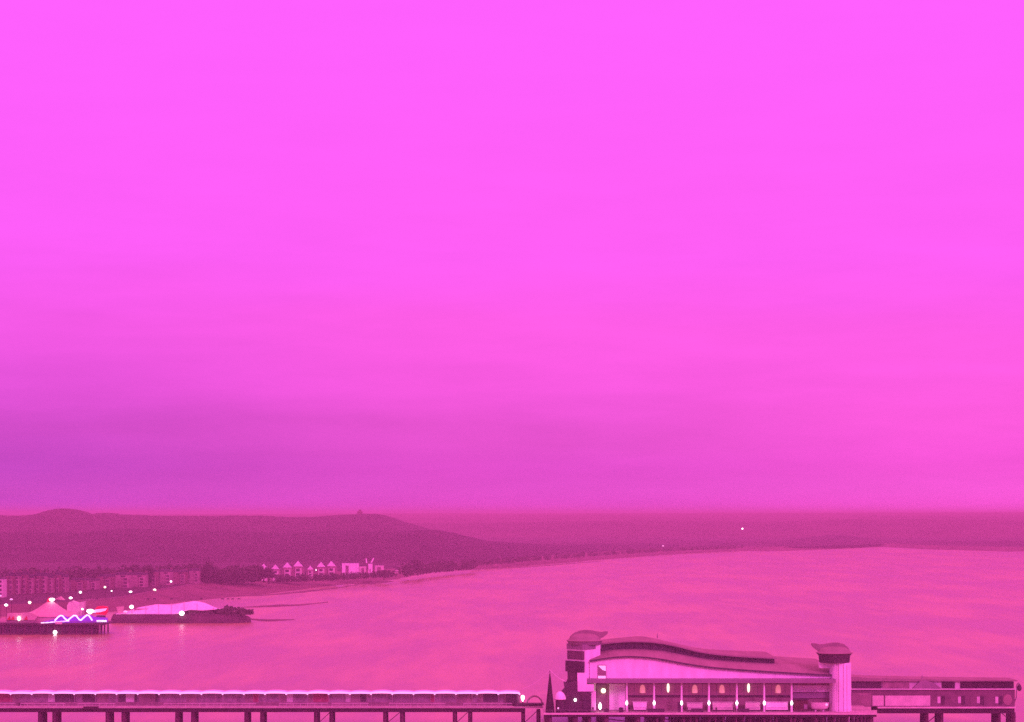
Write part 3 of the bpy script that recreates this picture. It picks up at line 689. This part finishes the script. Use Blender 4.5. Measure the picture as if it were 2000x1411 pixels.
MB().box(xa, xb-8, Yf+3, Yf+24, 1.0, 4.4).build('under_store', 'dark', fp)
MB().box(xa, xb-10, Yf+1.0, Yf+28, -.3, .9).build('footing', 'seawall', fp)
rr = MB(); rr.box(xa, xb-3, Yf+.1, Yf+.22, 7.2, 7.35)
for k in range(34): X = xa+k*2.3; rr.box(X-.08, X+.08, Yf+.1, Yf+.22, 6.2, 7.2) if X < xb-3 else None
rr.build('railing', 'fascia', fp)
MB().pbox(108,121,1215,1219.5,Yf-.6,Yf-.02).build('sign_board', 'cream', fp)
MB().ball(P(107.5,1235.5,Yf+.4), 1.15).build('lamp', 'light', fp, True)
tt = thing('tent', (XX(95,1290), 1292, 6.2), 'big pink canvas top with one blunt peak on the fairground pier', 'tent')
n = 26; vs = []; fs = []
prof = [(1,.0),(.93,.10),(.78,.20),(.6,.34),(.42,.53),(.27,.74),(.14,.91),(.03,1.0)]
cx, cy = XX(98,1291), 1292; H_ = ZZ(1174,1291)-9.6
mt = MB()
for i, (r_, h_) in enumerate(prof):
    for k in range(n):
        a = 2*math.pi*k/n; rx = 15.5 if math.cos(a) > 0 else 16.5
        vs.append((cx+rx*r_*math.cos(a)*(1+.03*math.cos(8*a)*r_), cy+11.5*r_*math.sin(a), 9.6+H_*h_-.35*math.cos(8*a)*r_*(1-r_)))
for i in range(len(prof)-1): fs += [(i*n+k, i*n+(k+1)%n, (i+1)*n+(k+1)%n, (i+1)*n+k) for k in range(n)]
fs.append(tuple(range((len(prof)-1)*n, len(prof)*n)))
mt.add(vs, fs); mt.build('canvas_top', 'canvas', tt, True)
wl = MB(); wl.lathe([(1,6.22),(1,9.8)], cx, cy, 26, sx=14.8, sy=10.8); wl.build('canvas_wall', 'canvas', tt, True)
MB().lathe([(1.4,ZZ(1175,1291)-.8),(1.2,ZZ(1171,1291)),(.5,ZZ(1168.5,1291)),(.05,ZZ(1167.5,1291))], cx-.7, cy, 12).build('crown_cap', 'neonred', tt, True)
MB().lathe([(.6,ZZ(1176,1279)),(1.5,ZZ(1174,1279)),(1.7,ZZ(1172,1279)),(.7,ZZ(1170,1279))], XX(94.5,1280.4), cy-1.6, 12).build('lamp', 'light', tt, True)
ss = thing('stall_tent', (XX(42,1281), 1282, 6.2), 'flat topped pink canvas stall beside the big tent on the fairground pier', 'tent')
MB().prism([(XX(a,1280),ZZ(b_,1280)) for a, b_ in ((12,1212),(68,1212),(74,1203),(62,1197.5),(14,1199))], 1280, 1286).build('canopy', 'canvas', ss)
MB().pbox(12,70,1212,1217,1280.6,1285).build('counter', 'glaze', ss)
rc = MB()
for p in (17,24,50): rc.prism([(XX(p-3,1279.6),ZZ(1211,1279.6)),(XX(p+4,1279.6),ZZ(1211,1279.6)),(XX(p+2,1279.6),ZZ(1203,1279.6))], 1279.5, 1279.9)
rc.build('red_flag', 'red', ss)
MB().ball(P(37,1208.5,1279.3), .85, 1.3).build('lamp', 'light', ss, True)
so_ = thing('ice_cream_stall', (XX(4,1280), 1281, 6.2), 'small pink stall with a sloping top at the landward side of the fairground pier', 'stall')
MB().prism([(XX(a,1279.6),ZZ(b_,1279.6)) for a, b_ in ((-14,1216),(12,1216),(11,1206),(-2,1210),(-14,1212))], 1279.6, 1284).build('body', 'canvas', so_)
ne = thing('neon_sign', (XX(145,1279), 1279, 6.2), 'white neon zigzag before an added violet glow panel along the fairground pier edge', 'sign')
Yn = 1279.0
MB().prism([(XX(a,Yn),ZZ(b_,Yn)) for a, b_ in ((78,1218),(210,1215.5),(210,1207),(184,1205),(176,1201.5),(164,1202),(150,1206),(146,1202.5),(134,1206.5),(124,1202),(114,1203),(106,1210),(86,1214))], Yn, Yn+.5).build('board', 'neonblue', ne)  # violet glow around the neon, put in as an emissive panel
z_ = MB(); zz = [(107,1212.5),(113,1206),(118,1202.5),(122,1203),(127,1209),(132,1212.5),(137,1208),(144,1202.5),(149,1203),(154,1210),(158,1212),(163,1207),(170,1201.5),(174,1203),(180,1212)]
z_.path([P(a,b_,Yn-.3) for a, b_ in zz], .36, 8); z_.path([P(80,1217,Yn-.3), P(95,1216.3,Yn-.3), P(106,1215,Yn-.3), P(135,1213.5,Yn-.3)], .26, 8); z_.path([P(189,1213.5,Yn-.3), P(208,1213.3,Yn-.3)], .5, 8)
z_.build('neon_tube', 'neon', ne)
rs = thing('red_ride', (XX(196,1284), 1284, 6.2), 'red and white glowing fairground ride at the seaward end of the small pier', 'ride')
Yr = 1283
MB().pbox(188,204,1203,1217.5,Yr+.2,Yr+4).build('base', 'dark', rs)
MB().prism([(XX(a,Yr),ZZ(b_,Yr)) for a, b_ in ((187,1199.5),(205,1201.5),(209,1196),(209,1186),(200,1184),(190,1185),(186,1190))], Yr, Yr+4).build('red_body', 'neonred', rs)
MB().prism([(XX(a,Yr-.3),ZZ(b_,Yr-.3)) for a, b_ in ((178,1193),(190,1190.5),(209,1188.5),(206,1193),(196,1196),(183,1197))], Yr-.3, Yr-.02).build('white_band', 'litpane', rs)
MB().lathe([(.5,ZZ(1199.5,Yr)),(1.9,ZZ(1195,Yr)),(1.7,ZZ(1191,Yr)),(.5,ZZ(1190,Yr))], XX(176,Yr-1), Yr-1.2, 14).build('lamp', 'light', rs, True)
pt = thing('booth', (XX(147,1300), 1301, 6.2), 'dull pink booth behind the neon sign', 'booth')
MB().prism([(XX(a,1299),ZZ(b_,1299)) for a, b_ in ((131,1215),(158,1215),(163,1190),(164,1175),(152,1178),(141,1174),(134,1177),(131,1184))], 1299, 1305).build('wall', 'cream', pt)
MB().prism([(XX(a,1298.8),ZZ(b_,1298.8)) for a, b_ in ((105,1171),(123,1173),(115,1166),(111,1168))], 1302, 1306).build('roof', 'canvas', pt)
MB().tube(P(112,1172,1304), P(112,1216,1304), .25).build('post', 'fascia', pt)

def mast(px, py, Y, z0, r_, label, mk='light', group='lamps on masts along the seafront', name='street_lamp', sqx=1):
    r_ *= .72; q = P(px, py, Y); o = thing(name, (q.x, Y+.0, z0), label, 'lamp', group)
    MB().tube((q.x,Y+r_+.1,z0),(q.x,Y+r_+.1,q.z+r_*.6),.14,.09,8).build('post', 'steel', o)
    MB().box(q.x-.07,q.x+.07,Y+.0,Y+r_+.1,q.z+r_*.55,q.z+r_*.7).build('arm', 'steel', o)
    MB().lathe([(.15*r_,q.z-r_*.9),(.75*r_*sqx,q.z-r_*.55),(r_*sqx,q.z),(.7*r_*sqx,q.z+r_*.5),(.12*r_,q.z+r_*.8)], q.x, Y, 12, sy=1).build('lamp_head', mk, o, True)
    return o
mast(12,1182,1288,6.2,1.15,'bright lamp low over the flat topped pink stall', sqx=1.3)
mast(22,1171,1300,6.2,.9,'faint slanting lamp above the flat topped pink stall', 'litpane', sqx=1.5)
mast(58,1177,1296,6.2,1.3,'bright lamp standing clear on the landward slope side of the big tent', 'lightwarm')
mast(138,1168,1303,6.2,1.1,'bright elongated lamp just over the dull pink booth', sqx=1.3)
mast(161,1190,1295,6.2,.9,'small lamp between the dull pink booth and the red ride')
mast(157,1157,promY(157)+6,7,1.4,'bright lamp on the promenade straight above the neon sign')
mast(205,1147,promY(205)+8,7,1.2,'lamp on the promenade straight above the red ride', 'lightwarm')
mast(218,1154.5,promY(218)+3,7,.8,'smallest lamp on the promenade, just past the red ride')
mast(255,1156,promY(255)+4,7,1.1,'flattened lamp at the start of the pale promenade wall', sqx=1.6)
mast(302,1152.5,promY(302)+4,7,1.7,'yellowish lamp at the end of the pale promenade wall', 'lightwarm')
mast(334,1136,promY(334)+60,7.5,1.3,'white lamp before the pinkish houses near the dark wood')
mast(434,1136,promY(434)+10,7,1.3,'white lamp at the foot of the dark wood')
mast(618,1113.5,2170,8,1.4,'small pinkish lamp in the gap of the white gabled houses', 'light', sqx=.7)
mast(1,1164,1310,6.2,.9,'lamp half cut off beside the pale tower block', 'litpane')
bc = mast(1450,1033,5000,6,3.4,'single white beacon shining alone on the far low shore', 'light', None, 'beacon')
fr_ = mast(1295,1066.5,4000,6,2.6,'faint pink lamp on the distant dark headland', 'litpane', None, 'beacon')

# ================================================================== ISLAND with pale roofed hall
Yi = 1410
isl = MB()
def ring(pts, z): return [Vector((XX(a,Yi), y, z)) for a, y in pts]
base = [(214,Yi+2),(300,Yi),(420,Yi+1),(462,Yi+4),(486,Yi+13),(478,Yi+30),(440,Yi+44),(320,Yi+48),(208,Yi+46)]
lowr = [Vector((XX(a,Yi), y, -.4)) for a, y in base]
m0 = [Vector((XX(350+(a-350)*.99,Yi), Yi+24+(y-Yi-24)*.96, 2.6)) for a, y in base]
tops = [Vector((XX(350+(a-350)*.965,Yi), Yi+24+(y-Yi-24)*.88, 3.2 if a > 470 else 4.6 if a > 450 else 5.4)) for a, y in base]
n = len(base)
isl.add(lowr+m0+tops, [(i,(i+1)%n,n+(i+1)%n,n+i) for i in range(n)]+[(n+i,n+(i+1)%n,2*n+(i+1)%n,2*n+i) for i in range(n)]+[tuple(range(2*n,3*n))])
tag(isl.build('island', 'seawall'), kind='structure')
rk = MB(); rngk = random.Random(3)
for k in range(46):
    a = rngk.uniform(405,483); yy = Yi+rngk.uniform(6,34); rad = rngk.uniform(1.4,3.0)*(1 if a < 470 else .7)
    rk.clumps((XX(a,Yi), yy, 5.2+rad*.45*(1.4 if 425 < a < 470 else .6)), (rad*1.3,rad*1.3,rad*.9), 14, rad*.5, rngk)
tag(rk.build('shrubbery', 'foliage'), 'dark scrub covering the seaward tip of the island', 'shrubs', kind='stuff')
hl = thing('theatre', (XX(325,1425), 1427, 5.4), 'low theatre with a long crumpled pale roof on the walled island', 'building')
FRT = [(226,1199.5),(262,1199),(300,1199.2),(345,1199),(368,1190.5),(395,1192),(420,1190)]
RDG = [(238,1196),(262,1187),(300,1180.5),(330,1181.5),(375,1173.5),(395,1178),(419,1189.5)]
BKE = [(240,1194),(262,1190),(300,1186),(330,1186),(375,1181),(395,1184),(418,1189)]
pr = [226+(420-226)*k/24 for k in range(25)]
def lrp(pts, x):
    for (a,b_),(c,d) in zip(pts, pts[1:]):
        if x <= c: return b_+(d-b_)*max(0,(x-a))/(c-a)
    return pts[-1][1]
A = [P(p, lrp(FRT,p), 1414) for p in pr]; B = [P(max(p,238), lrp(RDG,max(p,238)), 1428) for p in pr]; C = [P(max(p,240), lrp(BKE,max(p,240)), 1440) for p in pr]
for a_, b_ in zip(A, B): b_.x = a_.x
for a_, b_ in zip(A, C): b_.x = a_.x
rf = MB(); rf.loft(A, B, .3); rf.loft(B, C, .3); rf.build('roof', 'white', hl)
MB().box(XX(262,1416), XX(345,1416), 1416, 1438, 5.3, 5.95).box(XX(368,1418), XX(415,1418), 1418, 1436, 5.3, 7.8).box(XX(262,1422), XX(368,1422), 1422, 1436, 5.3, 8.4).build('wall', 'stone', hl)
gl = MB()
for p in (285,310,335,360,385): gl.tube(P(p, lrp(FRT,p)-.5, 1413.8), P(p, lrp(RDG,p)-.5, 1427.8), .13, .13, 6)
gl.build('roof_rib', 'offwhite', hl)
vs_ = thing('kiosk', (XX(234,1418), 1418, 5.4), 'tiny pale kiosk with a flared top at the landward side of the island', 'kiosk')
MB().prism([(XX(a,1417),ZZ(b_,1417)) for a, b_ in ((231,1199.5),(238,1199.5),(241,1185),(227,1186))], 1417, 1420).build('body', 'canvas', vs_)
mast(257,1185.5,1411.5,5.35,1.9,'large white lamp at the lower end of the pale theatre roof', 'light', 'floodlights on the island')
mast(355,1198,1410.6,1.0,2.4,'largest white lamp, mounted on the island seawall', 'light', 'floodlights on the island')
mast(245,1195,1411.0,5.35,1.2,'soft violet lamp at the foot of the pale theatre roof', 'litpane', 'floodlights on the island', sqx=1.5)

# ================================================================== SEAFRONT HOUSES
def make_house(kind, w, h, d, walls, roofm, label, group):
    o = thing(kind, (0,0,0), label, 'house', group)
    hw = w/2
    MB().box(-hw, hw, 0, d, -4, h).build('wall', walls, o)
    if kind == 'gabled_house':
        gh = w*.55
        MB().prism([(-hw-.3,h),(hw+.3,h),(0,h+gh)], .35, d+.3).build('roof', roofm, o)
        MB().prism([(-hw*.95,h-.1),(hw*.95,h-.1),(0,h+gh*.97)], -.25, .3).build('gable', 'white', o)
        by = MB(); by.plan([(-hw*.72,0),(-hw*.55,-1.4),(hw*.55,-1.4),(hw*.72,0)], -3, h*.8); by.build('bay', 'cream', o)
        for zz in (.12,.5):
            f = MB().box(-hw*.36, hw*.36, -1.5, -1.42, h*zz+.4, h*zz+2.6).build('window', 'glass', o)
            MB().box(-hw*.4, hw*.4, -1.6, -1.42, h*zz+.15, h*zz+.36).build('sill', 'white', f)
    else:
        MB().prism([(-hw-.02,h),(hw+.02,h),(hw-.1,h+2.4),(-hw+.1,h+2.4)], .3, d).build('roof', roofm, o)
        by = MB(); by.plan([(-hw*.1,0),(0,-1.2),(hw*.62,-1.2),(hw*.74,0)], -3, h*.84); by.build('bay', 'stone' if walls != 'stone' else 'baystone', o)
        for zz in (.06,.31,.56):
            MB().box(.1*hw, hw*.56, -1.3, -1.22, h*zz+.5, h*zz+2.7).build('window', 'towerglass', o)
        MB().box(-hw*.3, hw*.3, -.06, -.01, h*.86, h*.96).build('attic_window', 'glass', o)
    MB().box(hw-.9, hw-.1, d*.5, d*.5+1.6, h, h+4.2).build('chimney', 'brick', o)
    return o
TA = make_house('terraced_house', 5.2, 13.5, 10, 'brick', 'roofdark', 'x', 'terraced houses facing the fairground pier')
TB = make_house('terraced_house', 5.2, 12.5, 10, 'stone', 'roofdark', 'x', 'terraced houses facing the fairground pier')
def place(src, first, px, pyb, z, label, scale=None, group=None):
    Y = F*(HC-z)/(pyb-HY); loc = (XX(px,Y), Y, z)
    if first:
        src.location = loc; src['label'] = label
        if scale: src.scale = scale
        return src
    return copy_thing(src, loc, label, group, scale)
ROW = [(19,1163,'A','brick terraced house next to the pale tower block at the seafront'),
       (32,1162.5,'B','pale stone terraced house, first stone one beyond the tower block'),
       (45,1162,'A','brick terraced house above the gap between stall and big tent'),
       (58,1161.5,'B','pale stone terraced house above the clear standing bright lamp'),
       (71,1161,'A','brick terraced house above the landward slope of the big tent'),
       (84,1160.5,'B','pale stone terraced house just landward of the big tent peak'),
       (97,1160,'B','pale stone terraced house straight above the big tent peak'),
       (110,1159.5,'A','brick terraced house above the small canvas roof behind the big tent'),
       (123,1159,'B','pale stone terraced house at the seaward end of the long terrace')]
fa = fb = True
for px, py, k, lb_ in ROW:
    src = TA if k == 'A' else TB; first = fa if k == 'A' else fb
    place(src, first, px, py, 7.5, lb_, (1, 1, random.uniform(.93,1.08)))
    if k == 'A': fa = False
    else: fb = False
for px, py, k, sc, lb_ in ((152,1155,'A',(2.0,1,.62),'low broad brick house above the promenade lamp over the neon sign'),
       (178,1153,'B',(1.9,1,.6),'low broad stone house between the terrace and the red ride'),
       (206,1151,'A',(2.1,1,.72),'broad brick house directly above the red ride'),
       (240,1149.5,'B',(2.3,1,.85),'broad pale house above the flattened promenade lamp'),
       (272,1147,'B',(2.2,1,.78),'broad pale house set behind the pale promenade wall'),
       (297,1145,'A',(1.6,1,.85),'brick house right behind the yellowish lamp'),
       (324,1142,'B',(1.9,1,.85),'pinkish stone house behind the white lamp near the wood'),
       (352,1140,'A',(2.1,1,.72),'brick house between the pinkish house and the dark wood'),
       (380,1138,'B',(1.7,1,.8),'last stone house, half hidden against the dark wood')):
    copy_thing(TA if k == 'A' else TB, (XX(px,F*58/(py-HY)), F*58/(py-HY), 7.8), lb_, 'broad houses along the promenade', sc)
tb = thing('tower_block', (XX(2,1630), 1630, 7.5), 'pale tower block at the edge of the view behind the fairground pier', 'building')
MB().box(XX(-14,1630), XX(6,1630), 1630, 1642, 3, ZZ(1131,1630)).build('wall', 'cream', tb)
MB().box(XX(-15,1630), XX(7,1630), 1629.6, 1642.4, ZZ(1131,1630)+.01, ZZ(1129.5,1630)).build('roof', 'roofdark', tb)
for zz in range(4): MB().box(XX(-3,1630), XX(3,1630), 1629.9, 1629.99, 9.5+zz*2.9, 11+zz*2.9).build('window', 'glass', tb)
pw = thing('promenade_wall', (XX(260,1700), 1700, 7), 'thin pale wall running along the promenade behind the island', 'wall')
q = MB(); pts = []
for k in range(31):
    px = 150+(400-150)*k/30; Y = promY(px)+2; pts.append((XX(px,Y), Y, 7))
for a, c in zip(pts, pts[1:]): q.add([(a[0],a[1],5),(c[0],c[1],5),(c[0],c[1]+.8,5),(a[0],a[1]+.8,5),(a[0],a[1],8.1),(c[0],c[1],8.1),(c[0],c[1]+.8,8.1),(a[0],a[1]+.8,8.1)], [(0,1,5,4),(1,2,6,5),(2,3,7,6),(3,0,4,7),(4,5,6,7)])
q.build('wall', 'stone', pw)

GH = make_house('gabled_house', 9.0, 9.5, 11, 'stone', 'roofdark', 'x', 'white gabled houses before the hill')
first = True
for px, py, s_, lb_ in ((515,1129,.9,'white gabled house mostly hidden behind the rounded dark tree'),
       (538,1129,.85,'white gabled house peeping over the seaward side of the rounded dark tree'),
       (561,1128.5,.98,'white gabled house with lower bays showing beside the rounded dark tree'),
       (582,1128,1.06,'largest white gabled house, just before the small pinkish lamp'),
       (627,1126.5,.95,'white sharp gabled house just beyond the small pinkish lamp'),
       (647,1126,1.0,'white gabled house nearest the flat topped white building'),
       (606,1127,.72,'dim small gabled house behind the small pinkish lamp')):
    Y = F*57.5/(py-HY)
    if first: GH.location = (XX(px,Y),Y,8.5); GH['label'] = lb_; GH.scale = (s_,)*3; first = False
    else: copy_thing(GH, (XX(px,Y),Y,8.5), lb_, 'white gabled houses before the hill', (s_,)*3)
def block(name, parts, Y, z0, label, wins=(), roofpx=None, mk='white'):
    o = thing(name, (XX(parts[0][0],Y), Y, z0), label, 'building', 'pale villas at the end of the seafront')
    for a, c, t_, b_ in parts: MB().box(XX(a,Y), XX(c,Y), Y, Y+11, ZZ(b_,Y), ZZ(t_,Y)).build('wall', mk, o)
    for a, c, t_, b_ in wins: MB().box(XX(a,Y), XX(c,Y), Y-.2, Y-.02, ZZ(b_,Y), ZZ(t_,Y)).build('window', 'glaze', o)
    for a, c, t_ in (roofpx or []): MB().box(XX(a,Y), XX(c,Y), Y-.3, Y+11.3, ZZ(t_,Y)+.01, ZZ(t_-1.3,Y)).build('roof', 'roofdark', o)
    return o
block('villa', [(668,700,1100,1128)], 2230, 8, 'flat topped white building with one dark tall window', [(675,681,1105,1126)], [(667,701,1100)])
block('villa', [(702,714,1106,1127)], 2250, 8, 'narrow pale house with a dark doorway beyond the flat topped building', [(706,711,1110,1127)], [(701,715,1106)], 'cream')
v = block('villa', [(719.5,726.5,1101,1124)], 2260, 8, 'thin white house crowned by two splayed white chimneys', [(722,724,1112,1118)], [(719,727,1101)])
MB().tube(P(716,1100,2262), P(715,1091,2262), .8, .5).build('chimney', 'white', v); MB().tube(P(725,1100,2262), P(730,1090,2262), .8, .6).build('chimney', 'white', v)
block('villa', [(732,749,1104,1124)], 2280, 8, 'last pale house with a square dull window at the water end', [(737,744,1108,1117)], [(731,750,1104)], 'cream')
ct = thing('cottage', (XX(775,2420), 2420, 8), 'tiny pale cottage alone at the foot of the headland', 'house')
MB().box(XX(772,2420),XX(780,2420),2420,2427,5,ZZ(1113,2420)).build('wall','cream',ct); MB().prism([(XX(771,2420),ZZ(1113,2420)),(XX(781,2420),ZZ(1113,2420)),(XX(779,2420),ZZ(1109,2420)),(XX(773,2420),ZZ(1109,2420))],2419.7,2427.3).build('roof','roofdark',ct)
ls = thing('sea_wall', (XX(700,2200), 2200, 3), 'short pale sea wall below the last seafront houses', 'wall')
MB().prism([(XX(690,2210),-.3),(XX(734,2210),-.3),(XX(734,2210),3.2),(XX(712,2210),2.4),(XX(690,2210),1.4)], 2210, 2214).build('wall', 'stone', ls)
ht_ = thing('hilltop_tower', (XX(703,4300), 4300, 60), 'small dark square tower on the skyline of the hill', 'tower')
MB().box(XX(698,4300),XX(708,4300),4296,4304,50,ZZ(999,4300)).build('wall','brick',ht_); MB().box(XX(700.5,4300),XX(705.5,4300),4297,4303,ZZ(999,4300)+.01,ZZ(995.5,4300)).build('turret','brick',ht_)
for a, c, y_, Y, lb_ in ((1028,1058,1072,3700,'far pale barn low on the dark shore beyond the white houses'),(1080,1138,1071,3750,'longer far pale building on the dark shore beyond the barn')):
    o = thing('farm_building', (XX(a,Y),Y,8), lb_, 'building', 'far pale buildings on the shore')
    MB().box(XX(a,Y),XX(c,Y),Y,Y+12,2,ZZ(y_,Y)).build('wall','stone',o); MB().prism([(XX(a,Y)-.5,ZZ(y_,Y)),(XX(c,Y)+.5,ZZ(y_,Y)),(XX(c,Y)-1,ZZ(y_,Y)+3),(XX(a,Y)+1,ZZ(y_,Y)+3)],Y-.4,Y+12.4).build('roof','roof',o)

# ---- trees
def tree(px, pyb, z, hgt, wd, label, seed):
    Y = F*(HC-z)/(pyb-HY); o = thing('tree', (XX(px,Y),Y,z), label, 'tree', 'trees near the seafront houses')
    rg = random.Random(seed); x = XX(px,Y)
    t = MB(); t.tube((x,Y,z-2),(x,Y,z+hgt*.45),wd*.05,wd*.03,8)
    for k in range(5):
        a = k*1.26+rg.random(); t.tube((x,Y,z+hgt*.3),(x+math.cos(a)*wd*.28,Y+math.sin(a)*wd*.28,z+hgt*.62),wd*.02,wd*.01,6)
    t.build('trunk','bark',o)
    c = MB()
    for k in range(16):
        a = rg.uniform(0,6.28); rr_ = rg.uniform(0,.36)*wd; zz = rg.uniform(.3,.85)
        c.clumps((x+math.cos(a)*rr_,Y+math.sin(a)*rr_,z+hgt*zz),(wd*.19,wd*.19,hgt*.16),60,wd*.045,rg)
    c.build('crown','foliage',o); return o
tree(525,1137,7,12.5,17,'large rounded dark tree hiding the first white gabled houses',1)
tree(816,1121,6,17,15,'dark tree with a raised crown past the last seafront houses',2)
tree(408,1140,7,20,14,'tall dark tree at the landward edge of the dark wood',3)
tree(292,1147,7.5,17,12,'dark tree rising over the broad pale houses',4)
tree(750,1129,6,8,12,'low dark tree in front of the last pale house',5)
def wood(name, strips, label, seed, size):
    rg = random.Random(seed); c = MB()
    for a, b_, pyb, z, h0, h1, n, dep in strips:
        for k in range(n):
            px = rg.uniform(a,b_); Y = F*(HC-z)/(herm(pyb,px)-HY)+rg.uniform(0,dep); hh = rg.uniform(h0,h1)
            c.clumps((XX(px,Y),Y,z+hh*.45),(hh*.42,hh*.42,hh*.5),46,size*hh*.1,rg)
    return tag(c.build(name,'foliage'), label, 'wood', kind='stuff')
wood('wood',[(398,512,[(398,1140),(512,1137)],7,9,16,60,40)],'solid dark wood between the stone houses and the gabled houses',11,1.1)
wood('hedge',[(540,770,[(540,1138),(640,1134),(770,1127)],6,4.5,7.5,120,8)],'low dark hedge line along the foot of the white houses',12,1.1)
wood('wood',[(785,925,[(785,1127),(850,1119),(925,1112)],5,6,13,80,60),(920,1450,[(920,1108),(1100,1092),(1300,1078),(1450,1072)],5,3.5,8,330,90)],'dark trees lining the shore beyond the last houses',13,1.1)
wood('wood',[(10,400,[(10,1141),(200,1136),(400,1130)],8,8,15,110,60)],'dim trees behind the seafront terrace',14,1.1)
